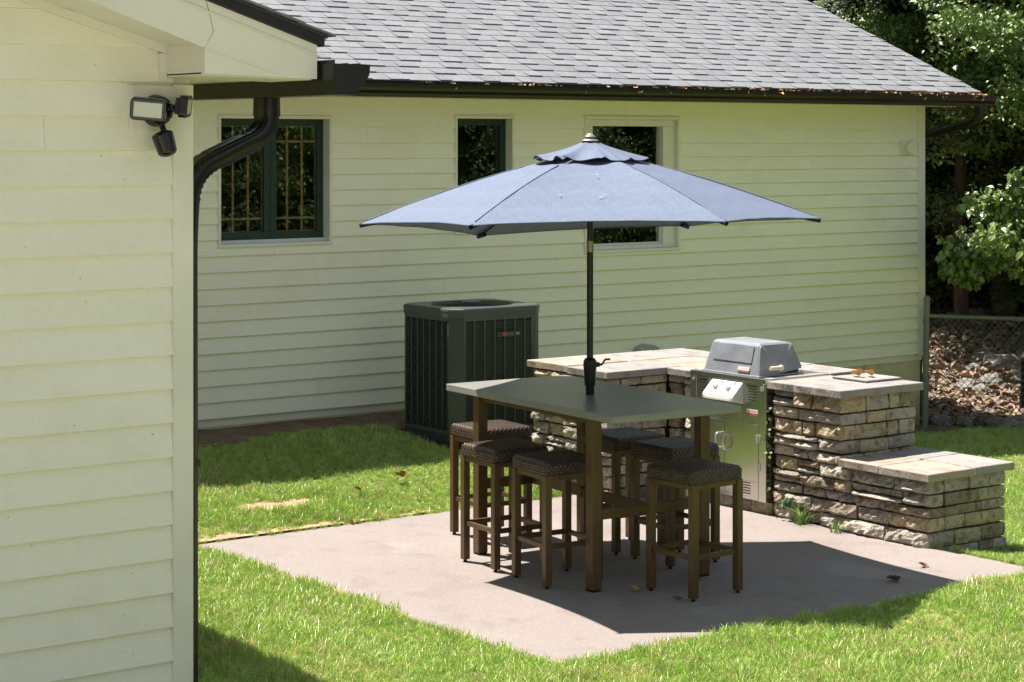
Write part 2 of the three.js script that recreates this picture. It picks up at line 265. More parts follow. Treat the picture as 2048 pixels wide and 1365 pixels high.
{
  const wins = [[0.0, 1.045, 1.70, 2.745], [2.268, 2.9, 1.745, 2.76], [3.68, 4.815, 1.53, 2.767]];
  const XL = -9.5, XR = 8.13, YT = 3.14;
  // the wall behind the boards, in pieces round the openings
  const parts = []; let x = XL;
  for (const w of wins) { parts.push(box(x, w[0] + 0.012, 0.3, YT, ZW - 0.15, ZW - 0.007)); parts.push(box(w[0] + 0.012, w[1] - 0.012, 0.3, w[2] + 0.012, ZW - 0.15, ZW - 0.007)); parts.push(box(w[0] + 0.012, w[1] - 0.012, w[3] - 0.012, YT, ZW - 0.15, ZW - 0.007)); x = w[1] - 0.012; }
  parts.push(box(x, XR, 0.3, YT, ZW - 0.15, ZW - 0.007));
  const wall = mk('wall', parts, M.trim, house);
  sidingBoards(wall, -4.03, 8.05, 0.367, 2.92, 21, 0.127, ZW, wins, 5);
  mk('interior', [box(XL, XR, 0.30, 0.42, -11, ZW - 0.16), box(XL, XR, 3.0, 3.1, -11, ZW - 0.16), box(XL, XR, 0.42, 3.0, -9.0, -8.9), box(XL, XL + 0.1, 0.42, 3, -8.9, ZW - 0.16), box(XR - 0.2, XR - 0.1, 0.42, 3, -8.9, ZW - 0.16), box(1.75, 1.85, 0.42, 3, -8.9, ZW - 0.16)], M.room, house);
  mk('side_wall', [box(XR - 0.09, XR + 0.0, 0.3, 3.1, -9.4, ZW - 0.152), poly([[9.4, 3.1], [4.81, 3.1], [7.1, 4.1]], 0.09).rotateY(Math.PI / 2).translate(XR - 0.09, 0, 0)], M.vinyl[0], house);
  mk('foundation', box(XL, XR - 0.02, -0.9, 0.366, ZW - 0.15, ZW - 0.012), M.found, house);
  mk('corner_trim', [rbox(8.05, 8.155, 0.35, 2.93, ZW - 0.01, ZW + 0.022, 0.004), rbox(8.125, 8.155, 0.35, 2.93, ZW - 0.1, ZW - 0.011, 0.004)], M.trim, house);
  // windows
  const dp = 0.075, zs = ZW - dp;
  function casing([a, b, c, d], wd) {
    const w = mk('window', [rbox(a, b, d - wd, d, ZW - 0.006, ZW + 0.024, 0.004), rbox(a, b, c, c + wd, ZW - 0.006, ZW + 0.026, 0.004), rbox(a, a + wd, c + wd, d - wd, ZW - 0.006, ZW + 0.024, 0.004), rbox(b - wd, b, c + wd, d - wd, ZW - 0.006, ZW + 0.024, 0.004)], M.trim, house);
    mk('reveal', [box(a + 0.012, a + wd, c + wd, d - wd, zs - 0.06, ZW - 0.006), box(b - wd, b - 0.012, c + wd, d - wd, zs - 0.06, ZW - 0.006), box(a + 0.012, b - 0.012, d - wd, d - 0.012, zs - 0.06, ZW - 0.006)], M.trim, w);
    mk('sill', [box(a + 0.012, b - 0.012, c + 0.012, c + wd, zs - 0.06, ZW - 0.006), poly([[zs - 0.05, c + wd], [ZW - 0.007, c + wd], [zs - 0.05, c + wd + 0.03]], b - a - 2 * wd).rotateY(-Math.PI / 2).scale(1, 1, 1).applyMatrix4(new THREE.Matrix4().makeBasis(V(-1, 0, 0), V(0, 1, 0), V(0, 0, 1))).translate(0, 0, 0)].slice(0, 1), M.whiteSill, w);
    return w;
  }
  function sashes(w, a, b, c, d, sw, grid) {
    mk('sash', [rbox(a, b, d - sw, d, zs - 0.045, zs, 0.004), rbox(a, b, c, c + sw, zs - 0.045, zs, 0.004), rbox(a, a + sw, c + sw, d - sw, zs - 0.045, zs, 0.004), rbox(b - sw, b, c + sw, d - sw, zs - 0.045, zs, 0.004)], M.sash, w);
    mk('pane', box(a + sw, b - sw, c + sw, d - sw, zs - 0.026, zs - 0.022), M.glass, w);
    if (grid) {
      const x0 = a + sw, x1 = b - sw, y0 = c + sw, y1 = d - sw, t = 0.009, W = x1 - x0, H = y1 - y0;
      for (const f of [0.3, 0.66]) mk('grille_bar', box(x0 + W * f - t, x0 + W * f + t, y0, y1, zs - 0.040, zs - 0.030), M.brass, w);
      for (const f of [0.125, 0.855]) mk('grille_bar', box(x0, x1, y0 + H * f - t, y0 + H * f + t, zs - 0.0415, zs - 0.0305), M.brass, w);
      mk('grille_edge', [box(x0, x0 + 0.007, y0, y1, zs - 0.0405, zs - 0.03), box(x1 - 0.007, x1, y0, y1, zs - 0.0405, zs - 0.03), box(x0, x1, y0, y0 + 0.007, zs - 0.041, zs - 0.0295), box(x0, x1, y1 - 0.007, y1, zs - 0.041, zs - 0.0295)], M.brass, w);
    }
  }
  let w = casing(wins[0], 0.026); w.userData.label = 'double casement window with dark green sashes and brass grilles';
  sashes(w, 0.026, 0.522, 1.755, 2.719, 0.058, true); sashes(w, 0.524, 1.019, 1.755, 2.719, 0.058, true);
  mk('sash_base', box(0.026, 1.019, 1.726, 1.754, zs - 0.05, zs + 0.03), M.whiteSill, w);
  w = casing(wins[1], 0.026); w.userData.label = 'narrow window with one dark green sash behind the parasol';
  sashes(w, 2.294, 2.874, 1.80, 2.734, 0.058, false);
  mk('sash_base', box(2.294, 2.874, 1.771, 1.799, zs - 0.05, zs + 0.03), M.whiteSill, w);
  w = casing(wins[2], 0.03); w.userData.label = 'single hung window with broad cream frame behind the parasol top';
  {
    const a = 3.71, b = 4.785, c = 1.56, d = 2.737, f = 0.10;
    mk('frame', [rbox(a, b, d - 0.06, d, zs - 0.05, zs + 0.05, 0.004), rbox(a, b, c, c + 0.03, zs - 0.05, zs + 0.05, 0.004), rbox(a, a + f, c + 0.03, d - 0.06, zs - 0.05, zs + 0.05, 0.004), rbox(b - f - 0.04, b, c + 0.03, d - 0.06, zs - 0.05, zs + 0.05, 0.004)], M.trim, w);
    const gx0 = a + f, gx1 = b - f - 0.04, g0 = c + 0.03, g1 = d - 0.06, mid = (g0 + g1) / 2;
    mk('pane', box(gx0, gx1, mid, g1, zs - 0.012, zs - 0.008), M.glass, w);
    mk('pane', box(gx0 + 0.02, gx1 - 0.02, g0 + 0.025, mid - 0.02, zs + 0.004, zs + 0.008), M.glass, w);
    mk('lower_sash', [box(gx0, gx1, g0, g0 + 0.025, zs - 0.004, zs + 0.02), box(gx0, gx1, mid - 0.02, mid + 0.012, zs - 0.006, zs + 0.02), box(gx0, gx0 + 0.02, g0 + 0.025, mid - 0.02, zs - 0.004, zs + 0.02), box(gx1 - 0.02, gx1, g0 + 0.025, mid - 0.02, zs - 0.004, zs + 0.02)], M.whiteSill, w);
  }
  // roof
  const ZE = -4.2, YE = 3.035, P = 0.433, ang = Math.atan(P), cs = Math.cos(ang), sn = Math.sin(ang), X0 = -9.7, X1 = 8.5, SL = 5.5;
  const onRoof = (s, h) => [YE + s * sn + h * cs, ZE - s * cs + h * sn];
  const slab = (s0, s1, h0, h1, xa, xb) => { const g = new THREE.BoxGeometry(xb - xa, h1 - h0, s1 - s0); g.rotateX(ang); const [y, z] = onRoof((s0 + s1) / 2, (h0 + h1) / 2); g.translate((xa + xb) / 2, y, z); return g; };
  const back = (() => { const g = new THREE.BoxGeometry(X1 - X0, 0.04, SL); g.rotateX(-ang); const [y, z] = onRoof(SL / 2, -0.02); g.translate((X0 + X1) / 2, y, 2 * (ZE - SL * cs) - z); return g; })();
  const roof = mk('roof', [slab(0.01, SL, -0.03, 0, X0 + 0.01, X1 - 0.02), back], M.deck, house);
  const rr = rngOf(11), pieces = [];
  for (let k = 0; k * 0.143 < SL; k++) {
    let xx = X0 - rr() * 0.3, thick = rr() > 0.5;
    while (xx < X1) {
      const wd = thick ? 0.11 + rr() * 0.12 : 0.13 + rr() * 0.2, xb = Math.min(xx + wd, X1 + 0.004 * rr());
      if (xb > X0 && xb - xx > 0.02) pieces.push({ k, a: Math.max(xx, X0) + 0.001, b: xb - 0.001, t: thick ? 0.0135 + 0.002 * rr() : 0.0075, m: Math.floor(rr() * 5) });
      xx = xb; thick = !thick;
    }
  }
  const pg = (p) => {
    const s0 = p.k * 0.143 - (p.k ? 0.002 : 0.012) - rr() * 0.003, s1 = s0 + 0.152, g = new THREE.BoxGeometry(p.b - p.a, 1, s1 - s0), q = g.attributes.position;
    for (let i = 0; i < q.count; i++) { const t = q.getZ(i) > 0 ? 0 : 1; q.setY(i, q.getY(i) > 0 ? lerp(p.t, 0.0035, t) : -0.002); }
    g.computeVertexNormals(); g.rotateX(ang); const [y, z] = onRoof((s0 + s1) / 2, 0.001); g.translate((p.a + p.b) / 2, y, z); return g;
  };
  const dist = p => { const [y, z] = onRoof(p.k * 0.143, 0); return (p.a < -1.6 ? 100 : 0) + Math.hypot((p.a + p.b) / 2 + 7.576, z - 9.395) - 6 * (p.b - p.a); };
  pieces.sort((p, q) => dist(p) - dist(q));
  const rest = M.shingle.map(() => []);
  pieces.forEach((p, i) => { const g = pg(p); if (i < 300) mk('shingle', g, M.shingle[p.m], roof); else rest[p.m].push(g); });
  rest.forEach((l, i) => { const m = mk('shingle_field', l, M.shingle[i], roof); m.userData.kind = 'stuff'; });
  // eave: fascia, soffit, gutter
  mk('fascia', box(X0, X1 - 0.05, 2.91, 3.015, ZE - 0.05, ZE - 0.03), M.trim, house);
  mk('soffit', box(X0, X1 - 0.05, 2.898, 2.908, ZW + 0.0, ZE - 0.052), M.trim, house);
  mk('rake_board', (() => { const g = new THREE.BoxGeometry(0.025, 0.15, SL); g.rotateX(ang); const [y, z] = onRoof(SL / 2, -0.09); g.translate(X1 - 0.05, y, z); return g; })(), M.trim, house);
  mk('drip_edge', [box(X0, X1, 3.016, 3.031, ZE - 0.028, ZE + 0.004), (() => { const g = new THREE.BoxGeometry(0.02, 0.035, SL); g.rotateX(ang); const [y, z] = onRoof(SL / 2, -0.014); g.translate(X1 - 0.008, y, z); return g; })()], M.black, house);
}
// K-style gutter profile, pushed along +z from 0 to len; x = away from the fascia
function gutterGeo(len) {
  const o = [[0, 0.115], [0, 0], [0.085, 0], [0.092, 0.03], [0.112, 0.052], [0.122, 0.075], [0.125, 0.098], [0.125, 0.115]], t = 0.004;
  const inn = [[0.113, 0.115], [0.113, 0.109], [0.119, 0.107], [0.118, 0.098], [0.117, 0.077], [0.108, 0.055], [0.088, 0.033], [0.081, t], [t, t], [t, 0.115]];
  return poly([...o, ...inn], len);
}
const capGeo = () => poly([[0, 0.115], [0, 0], [0.085, 0], [0.092, 0.03], [0.112, 0.052], [0.122, 0.075], [0.125, 0.098], [0.125, 0.115]], 0.004);
{
  const put = (g) => { g.rotateY(-Math.PI / 2); return g; };       // +z -> -x, x -> z
  const m = new THREE.Matrix4();
  const gg = gutterGeo(13.2); put(gg); gg.translate(8.62, 2.895, -4.227);
  const c = capGeo(); put(c); c.translate(8.626, 2.895, -4.227);
  const gut = mk('gutter', [gg, c], M.gutter, house);
  const cap = []; for (let x = -3; x < 8.6; x += 1.6) cap.push(box(x, x + 0.03, 3.0, 3.004, -4.222, -4.105));
  mk('gutter_hanger', cap, M.gutter, gut);
}
// swept rectangular downspout with rounded corners and pressed ribs
function downspout(pts, w, d, elbows) {
  const curve = new THREE.CurvePath(); const P = pts.map(p => V(...p)); const path = [];
  for (let i = 0; i < P.length; i++) {
    if (i === 0 || i === P.length - 1) { path.push(P[i]); continue; }
    const r = elbows, a = P[i].clone().add(P[i - 1].clone().sub(P[i]).setLength(Math.min(r, P[i].distanceTo(P[i - 1]) * 0.48))), b = P[i].clone().add(P[i + 1].clone().sub(P[i]).setLength(Math.min(r, P[i].distanceTo(P[i + 1]) * 0.48)));
    for (let k = 0; k <= 14; k++) { const t = k / 14, q = a.clone().multiplyScalar((1 - t) ** 2).add(P[i].clone().multiplyScalar(2 * t * (1 - t))).add(b.clone().multiplyScalar(t * t)); const bend = P[i].clone().sub(P[i - 1]).normalize().dot(P[i + 1].clone().sub(P[i]).normalize()); q.el = bend > 0.9 ? 1 : (k % 2) ? 0.95 : 1.05; path.push(q); }
  }
  const ring = []; const N = 40;
  for (let k = 0; k < N; k++) { const a = k / N * Math.PI * 2, c = Math.cos(a), s = Math.sin(a), e = 0.32, rib = 1 + 0.06 * (Math.cos(a * 10) > 0 ? 1 : -1); ring.push([Math.sign(c) * Math.abs(c) ** e * w / 2 * rib, Math.sign(s) * Math.abs(s) ** e * d / 2 * rib]); }
  const pos = [], idx = []; let side = V(0, 0, 1);
  path.forEach((p, i) => {
    const t = path[Math.min(i + 1, path.length - 1)].clone().sub(path[Math.max(i - 1, 0)]).normalize();
    const n = side.clone().sub(t.clone().multiplyScalar(side.dot(t))).normalize(), b = t.clone().cross(n), k = p.el ?? 1;
    for (const [u, v] of ring) { const q = p.clone().addScaledVector(n, u * k).addScaledVector(b, v * k); pos.push(q.x, q.y, q.z); }
    if (i) for (let k2 = 0; k2 < N; k2++) { const a = (i - 1) * N + k2, c = (i - 1) * N + (k2 + 1) % N; idx.push(a, c, a + N, c, c + N, a + N); }
  });
  const g = new THREE.BufferGeometry(); g.setAttribute('position', new THREE.Float32BufferAttribute(pos, 3)); g.setIndex(idx); g.computeVertexNormals(); return g;
}
mk('downspout', downspout([[8.44, 2.9, -4.18], [8.44, 2.76, -4.18], [8.22, 2.6, -4.72], [8.2, 2.4, -4.78], [8.2, -0.3, -4.78]], 0.075, 0.06, 0.12), M.gutter, house);
{
  const v = mk('vent_cover', rbox(7.78, 7.97, 2.40, 2.555, ZW - 0.002, ZW + 0.03, 0.005), M.trim, house);
  mk('vent_cap', [new THREE.CylinderGeometry(0.055, 0.055, 0.05, 24).rotateX(Math.PI / 2).translate(7.885, 2.475, ZW + 0.055), new THREE.CylinderGeometry(0.062, 0.062, 0.008, 24).rotateX(Math.PI / 2).translate(7.885, 2.475, ZW + 0.082)], M.trim, v);
  const pts = [[-0.14, 0]]; for (let k = 0; k <= 12; k++) { const a = Math.PI - k / 12 * Math.PI; pts.push([0.135 * Math.cos(a), 0.10 + 0.07 * Math.sin(a)]); } pts.push([0.14, 0]);
  mk('vent_hood', poly(pts, 0.09, 0.006).translate(4.37, 0.52, ZW + 0.01), std({ color: '#aab2a6', roughness: 0.5, map: mottle }), house);
}

// ---------------------------------------------------------------- house wing on the left
const wing = thing('house_wing', 'near gabled end of the house with wide cream lap siding and boxed eave', 'house', [0, 0, 0]);
const ZG = 2.62, XC = -4.035, ZO = 2.944, RS = 0.325;
{
  const xl = -11, rakeAt = (x) => 2.892 + 0.30 * (-4.148 - x);   // underside of the sloping soffit on the wall
  const ridge = -7.6;
  const wallG = poly([[xl, -0.4], [XC - 0.01, -0.4], [XC - 0.01, 2.885], [-4.14, 2.885], [ridge, rakeAt(ridge) - 0.02], [xl, 2.8]], 0.15).translate(0, 0, ZG - 0.157);
  const wall = mk('wall', [wallG, box(XC - 0.15, XC - 0.004, -0.4, 2.78, -4.6, ZG - 0.16), box(xl, xl + 0.15, -0.4, 2.78, -4.6, ZG - 0.16)], M.trim, wing);
  sidingBoards(wall, xl, -4.113, 0.857 - 8 * 0.1264, 4.2, 26, 0.1264, ZG, [], 21, (y) => y < 2.79 ? -4.113 : -4.150 - Math.max(0, y - 2.885) / 0.30);
  const side = mk('side_wall', box(XC - 0.003, XC + 0.006, 0.1, 2.77, -4.55, ZG - 0.02), M.vinyl[1], wing);
  mk('foundation', [box(xl, XC - 0.02, -0.7, -0.2, ZG - 0.2, ZG - 0.02), box(XC - 0.2, XC - 0.015, -0.7, 0.1, -4.6, ZG - 0.21)], M.found, wing);
  mk('corner_trim', [rbox(-4.118, XC, -0.15, 2.745, ZG - 0.005, ZG + 0.024, 0.003), rbox(XC - 0.012, XC + 0.012, -0.15, 2.745, ZG - 0.09, ZG - 0.006, 0.003)], M.trim, wing);
  // sloping trim under the rake soffit
  const along = (xa, xb, ya, yb, t, z0, z1) => poly([[xa, ya], [xb, yb], [xb, yb + t], [xa, ya + t]], z1 - z0).translate(0, 0, z0);
  mk('frieze_trim', [along(ridge, -4.148, rakeAt(ridge) - 0.035, rakeAt(-4.148) - 0.035, 0.033, ZG, ZG + 0.03), box(-4.176, -4.148, 2.76, 2.86, ZG, ZG + 0.03)], M.trim, wing);
  // soffit boards under the rake, each with its groove
  const fb = (x) => 2.87 + 0.335 * (-4.148 - x);
  for (let x = -4.15, k = 0; x > ridge; x -= 0.135, k++) {
    const a = x - 0.132, b = x, g = new THREE.BufferGeometry(), y = (q, z) => lerp(rakeAt(q), fb(q) + 0.012, (z - ZG) / (ZO - ZG)) - (q === b ? 0.004 : 0.0);
    const c = []; for (const [q, z] of [[a, ZG], [b, ZG], [b, ZO - 0.015], [a, ZO - 0.015]]) c.push([q, y(q, z), z]);
    const pos = []; const quad = (p, q, r, s) => pos.push(...p, ...q, ...r, ...p, ...r, ...s), up = p => [p[0], p[1] + 0.012, p[2]];
    quad(c[0], c[1], c[2], c[3]); quad(up(c[3]), up(c[2]), up(c[1]), up(c[0])); for (let i = 0; i < 4; i++) { const j = (i + 1) % 4; quad(c[j], c[i], up(c[i]), up(c[j])); }
    g.setAttribute('position', new THREE.Float32BufferAttribute(pos, 3)); g.computeVertexNormals(); mk('soffit_board', g, M.trim, wing);
  }
  // rake fascia in two lengths with the joint between, the boxed return and the dark drip edge
  const top = (x) => 2.886 + 0.318 * (-3.66 - x);
  const xj = -4.113;
  mk('rake_fascia', poly([[ridge, fb(ridge)], [-4.148, 2.87], [xj - 0.001, top(xj) - 0.1], [xj - 0.03, top(xj - 0.03)], [ridge, top(ridge)]], 0.02).translate(0, 0, ZO - 0.02), M.trim, wing);
  const rt = mk('boxed_return', [poly([[-4.148, 2.777], [-3.68, 2.766], [-3.68, top(-3.68) + 0.0], [xj - 0.027, top(xj - 0.027)], [xj + 0.002, top(xj) - 0.1], [-4.148, 2.869]], 0.02).translate(0, 0, ZO - 0.019), box(-4.148, -4.136, 2.777, 2.9, ZG - 0.0, ZO - 0.021), poly([[-4.148, 2.772], [-3.69, 2.762], [-3.69, 2.772], [-4.148, 2.782]], ZO - 0.02 - ZG).translate(0, 0, ZG - 0.004)], M.trim, wing);
  mk('return_rib', [along(-4.14, -3.83, 2.863, 2.772, 0.003, ZO + 0.0015, ZO + 0.003), along(-4.36, -3.67, top(-4.36) - 0.042, top(-3.67) - 0.042, 0.006, ZO + 0.0005, ZO + 0.0075)], M.trim, rt);
  mk('eave_soffit', box(XC + 0.01, -3.69, 2.772, 2.784, -4.5, ZG - 0.006), M.trim, wing);
  mk('eave_fascia', box(-3.69, -3.672, 2.77, 2.90, -4.2, ZO - 0.022), M.trim, wing);
  mk('drip_edge', along(ridge, -3.655, top(ridge) + 0.002, top(-3.655) + 0.002, 0.034, ZO - 0.03, ZO + 0.014), M.black, wing);
  // roof sheets and the shingles along the rake
  const rs = (x) => top(x) + 0.038;
  const roof = mk('roof', [along(ridge, -3.64, rs(ridge), rs(-3.64), 0.012, -4.4, ZO + 0.012), along(-11.6, ridge, rs(ridge) - 0.318 * 4, rs(ridge), 0.012, -4.4, ZO + 0.012)], M.deck, wing);
  const r = rngOf(8);
  for (let k = 0; k < 26; k++) { const xb = -3.61 - k * 0.135, xa = xb - 0.16; if (xa < ridge) break; mk('shingle', along(xa, xb, rs(xa) + 0.0125, rs(xb) + 0.0165, 0.0075, ZO - 1.2, ZO + 0.022 + r() * 0.008), M.shingle[k % 5], roof); }
  mk('shingle_field', along(ridge, -3.61, rs(ridge) + 0.013, rs(-3.61) + 0.013, 0.006, -4.4, ZO - 1.21), M.shingle[1], roof).userData.kind = 'stuff';
  // gutter on the eave, running back along -z, with end cap, leaf guard and downspout
  const g = gutterGeo(7.2).scale(1.28, 1, 1).translate(-3.668, 2.706, -4.16), c = capGeo().scale(1.28, 1, 1).translate(-3.668, 2.706, 3.038);
  const gut = mk('gutter', [g, c], M.gutter, wing);
  const guard = []; for (let z = 3.02; z > 1.2; z -= 0.012) guard.push(box(-3.662, -3.515, 2.819, 2.8225, z, z + 0.005)); guard.push(box(-3.66, -3.654, 2.8225, 2.836, 1.2, 3.03), box(-3.60, -3.596, 2.8225, 2.825, 1.2, 3.03), box(-3.55, -3.546, 2.8225, 2.825, 1.2, 3.03));
  mk('leaf_guard', guard, M.gutter, gut);
  const ds = mk('downspout', downspout([[-3.555, 2.72, 2.35], [-3.555, 2.565, 2.35], [-3.965, 2.42, 2.47], [-3.995, 2.2, 2.49], [-3.995, 0.25, 2.49], [-3.88, 0.12, 2.49]], 0.098, 0.072, 0.13), M.gutter, wing);
  mk('strap', box(-4.03, -3.954, 1.3, 1.325, 2.436, 2.544), M.gutter, ds);
}

// ---------------------------------------------------------------- security floodlight on the wing
{
  const t = thing('security_floodlight', 'black twin-head security floodlight with motion sensor on the cream wing', 'floodlight', [-4.222, 2.652, ZG]);
  mk('mount_block', [poly([[-0.073, -0.085], [0.104, -0.085], [0.104, 0.088], [-0.073, 0.088]], 0.022, 0.004), poly([[-0.061, -0.075], [0.102, -0.075], [0.102, 0.078], [-0.061, 0.078]], 0.004).translate(0, 0, 0.026)], M.trim, t);
  mk('base_plate', [new THREE.CylinderGeometry(0.052, 0.060, 0.035, 40).rotateX(Math.PI / 2).translate(0.03, -0.005, 0.047), new THREE.CylinderGeometry(0.04, 0.05, 0.01, 40).rotateX(Math.PI / 2).translate(0.03, -0.005, 0.068)], M.blackGloss, t);
  function head(q, p) {
    const place = g => { g.applyQuaternion(q); g.translate(...p); return g; };
    const fr = (() => { const s = new THREE.Shape(), w = 0.062, h = 0.038, r = 0.013; s.moveTo(-w + r, -h); s.lineTo(w - r, -h); s.absarc(w - r, -h + r, r, -Math.PI / 2, 0); s.lineTo(w, h - r); s.absarc(w - r, h - r, r, 0, Math.PI / 2); s.lineTo(-w + r, h); s.absarc(-w + r, h - r, r, Math.PI / 2, Math.PI); s.lineTo(-w, -h + r); s.absarc(-w + r, -h + r, r, Math.PI, Math.PI * 1.5); return s; })();
    const h = mk('lamp_head', [place(new THREE.ExtrudeGeometry(fr, { depth: 0.022, bevelEnabled: true, bevelSize: 0.003, bevelThickness: 0.003, bevelSegments: 2 })), ...[-0.05, -0.03, -0.01, 0.01, 0.03, 0.05].map(x => place(box(x - 0.004, x + 0.004, -0.03, 0.03, -0.018, 0)))], M.blackGloss, t);
    mk('bezel', [place(box(-0.058, 0.058, 0.028, 0.034, 0.0255, 0.0285)), place(box(-0.058, 0.058, -0.034, -0.028, 0.0255, 0.0285)), place(box(-0.058, -0.052, -0.028, 0.028, 0.0255, 0.0285)), place(box(0.052, 0.058, -0.028, 0.028, 0.0255, 0.0285))], std({ color: '#3c4438', roughness: 0.35 }), h);
    mk('lens', place(box(-0.051, 0.051, -0.027, 0.027, 0.0245, 0.0272)), M.lens, h);
    return h;
  }
  const e = (x, y, z) => new THREE.Quaternion().setFromEuler(new THREE.Euler(x, y, z, 'YXZ'));
  head(e(0.18, -0.62, -0.09), [-0.052, 0.0, 0.135]);
  head(e(0.12, 0.95, 0.04), [0.10, 0.012, 0.10]);
  mk('arm', [rod([0.02, 0, 0.06], [-0.035, 0.0, 0.12], 0.011, 0.011, 12), rod([0.055, 0, 0.06], [0.105, 0.012, 0.09], 0.011, 0.011, 12), new THREE.SphereGeometry(0.016, 12, 8).translate(0.075, 0.004, 0.072)], M.blackGloss, t);
  const s = mk('motion_sensor', [new THREE.CylinderGeometry(0.040, 0.036, 0.06, 32).rotateX(-0.15).rotateZ(0.25).translate(0.03, -0.125, 0.10), new THREE.SphereGeometry(0.036, 24, 12, 0, 6.29, Math.PI / 2, Math.PI / 2).scale(1, 0.6, 1).rotateX(-0.15).rotateZ(0.25).translate(0.0375, -0.1535, 0.1045), new THREE.SphereGeometry(0.0405, 24, 10, 0, 6.29, 0, Math.PI / 2).scale(1, 0.4, 1).rotateX(-0.15).rotateZ(0.25).translate(0.0225, -0.0955, 0.0955)], M.blackGloss, t);
  mk('stem', [rod([0.03, -0.05, 0.07], [0.03, -0.095, 0.10], 0.011, 0.011, 12)], M.blackGloss, s);
  for (const dy of [-0.03, 0.0, 0.028]) mk('screw', new THREE.SphereGeometry(0.003, 8, 6).translate(0.066, dy - 0.005, 0.069), M.steelDull, t);
}

// ---------------------------------------------------------------- air conditioner
{
  const gy = 0.215, t = thing('air_conditioner', 'dark green-grey louvred air conditioner unit standing by the house wall', 'air conditioner', [1.68, gy, -3.62]);
  t.scale.z = 0.88; t.position.z = -3.575;
  const hw = 0.43, hh = 1.045, ch = 0.09;
  const oct = (w, c) => [[-w, -w + c], [-w + c, -w], [w - c, -w], [w, -w + c], [w, w - c], [w - c, w], [-w + c, w], [-w, w - c]];
  const prism = (w, c, y0, y1) => poly(oct(w, c), y1 - y0, 0.006).rotateX(-Math.PI / 2).translate(0, y0, 0);
  mk('pad', poly(oct(hw + 0.05, 0.05), 0.07, 0.008).rotateX(-Math.PI / 2).translate(0, -0.045, 0), std({ color: '#1f201e', roughness: 0.9 }), t);
  mk('base_pan', prism(hw, ch, 0.026, 0.07), M.ac, t);
  mk('coil', prism(hw - 0.035, ch, 0.07, hh - 0.07), M.acDark, t);
  for (const [sx, sz] of [[-1, 1], [1, 1], [-1, -1], [1, -1]]) mk('corner_post', (() => { const l = ch * Math.SQRT2, g = new RoundedBoxGeometry(l, hh - 0.14, 0.012, 1, 0.003); g.rotateY(Math.atan2(sx, sz)); g.translate(sx * (hw - ch / 2), hh / 2, sz * (hw - ch / 2)); return g; })(), M.ac, t);
  // louvred faces: upright ribs and pressed slats; face f turned round y
  const W = hw - ch;
  for (const turn of [0, -Math.PI / 2, Math.PI / 2, Math.PI]) {
    const fr = [], sl = []; const cols = 7, cw = 2 * W / cols;
    fr.push(rbox(-W, W, hh - 0.105, hh - 0.07, hw - 0.008, hw + 0.002, 0.002), rbox(-W, W, 0.07, 0.10, hw - 0.008, hw + 0.002, 0.002), rbox(-W - 0.004, -W + 0.016, 0.1, hh - 0.105, hw - 0.008, hw + 0.003, 0.002), rbox(W - 0.016, W + 0.004, 0.1, hh - 0.105, hw - 0.008, hw + 0.003, 0.002));
    for (let k = 1; k < cols; k++) fr.push(box(-W + k * cw - 0.006, -W + k * cw + 0.006, 0.1, hh - 0.105, hw - 0.007, hw + 0.0015));
    for (let y = 0.108; y < hh - 0.112; y += 0.0145) { const b = new THREE.BoxGeometry(2 * W - 0.03, 0.0065, 0.007); b.rotateX(0.5); b.translate(0, y, hw - 0.009); sl.push(b); }
    const f = mk('louvre_frame', fr.map(g => g.rotateY(turn)), M.acRib, t); mk('slats', sl.map(g => g.rotateY(turn)), M.acSlat, f).userData.kind = 'stuff';
  }
  const ring = new THREE.Shape(oct(hw + 0.012, ch).map(p => new THREE.Vector2(...p))); const hole = new THREE.Path(); hole.absarc(0, 0, 0.335, 0, Math.PI * 2, true); ring.holes.push(hole);
  const top = mk('top_cover', [new THREE.ExtrudeGeometry(ring, { depth: 0.006, bevelEnabled: true, bevelSize: 0.022, bevelThickness: 0.02, bevelSegments: 6, bevelOffset: -0.022, curveSegments: 48 }).rotateX(-Math.PI / 2).translate(0, hh - 0.03, 0), ...(() => { const s = new THREE.Shape(oct(hw + 0.01, ch).map(p => new THREE.Vector2(...p))); const h = new THREE.Path(oct(hw - 0.02, ch).map(p => new THREE.Vector2(...p)).reverse()); s.holes.push(h); return [new THREE.ExtrudeGeometry(s, { depth: 0.05, bevelEnabled: false }).rotateX(-Math.PI / 2).translate(0, hh - 0.076, 0)]; })()], M.acTop, t);
  const guard = []; for (let r = 0.07; r < 0.335; r += 0.0145) guard.push(new THREE.TorusGeometry(r, 0.0022, 4, 64).rotateX(Math.PI / 2).translate(0, hh + 0.006 - 0.02 * (r / 0.335) ** 2, 0));
  for (let k = 0; k < 8; k++) { const a = k * Math.PI / 4 + 0.2; guard.push(rod([0.05 * Math.cos(a), hh + 0.002, 0.05 * Math.sin(a)], [0.338 * Math.cos(a), hh - 0.018, 0.338 * Math.sin(a)], 0.003, 0.003, 5)); }
  mk('fan_guard', guard, M.blackGloss, top); mk('fan_hub', new THREE.CylinderGeometry(0.075, 0.085, 0.018, 32).translate(0, hh + 0.006, 0), M.acTop, top);
  const bl = []; for (let k = 0; k < 4; k++) { const b = new THREE.BoxGeometry(0.24, 0.008, 0.14); b.rotateX(0.35); b.translate(0.19, hh - 0.10, 0); b.rotateY(k * Math.PI / 2); bl.push(b); } mk('fan_blade', bl, M.acDark, t);
  const c = document.createElement('canvas'); c.width = 512; c.height = 128; const x = c.getContext('2d');
  x.fillStyle = '#3a3f38'; x.fillRect(0, 0, 512, 128); x.fillStyle = '#d8492a'; x.beginPath(); x.arc(160, 64, 46, 0, 7); x.fill(); x.fillStyle = '#8c1a10'; x.beginPath(); x.arc(160, 66, 17, 0, 7); x.fill();
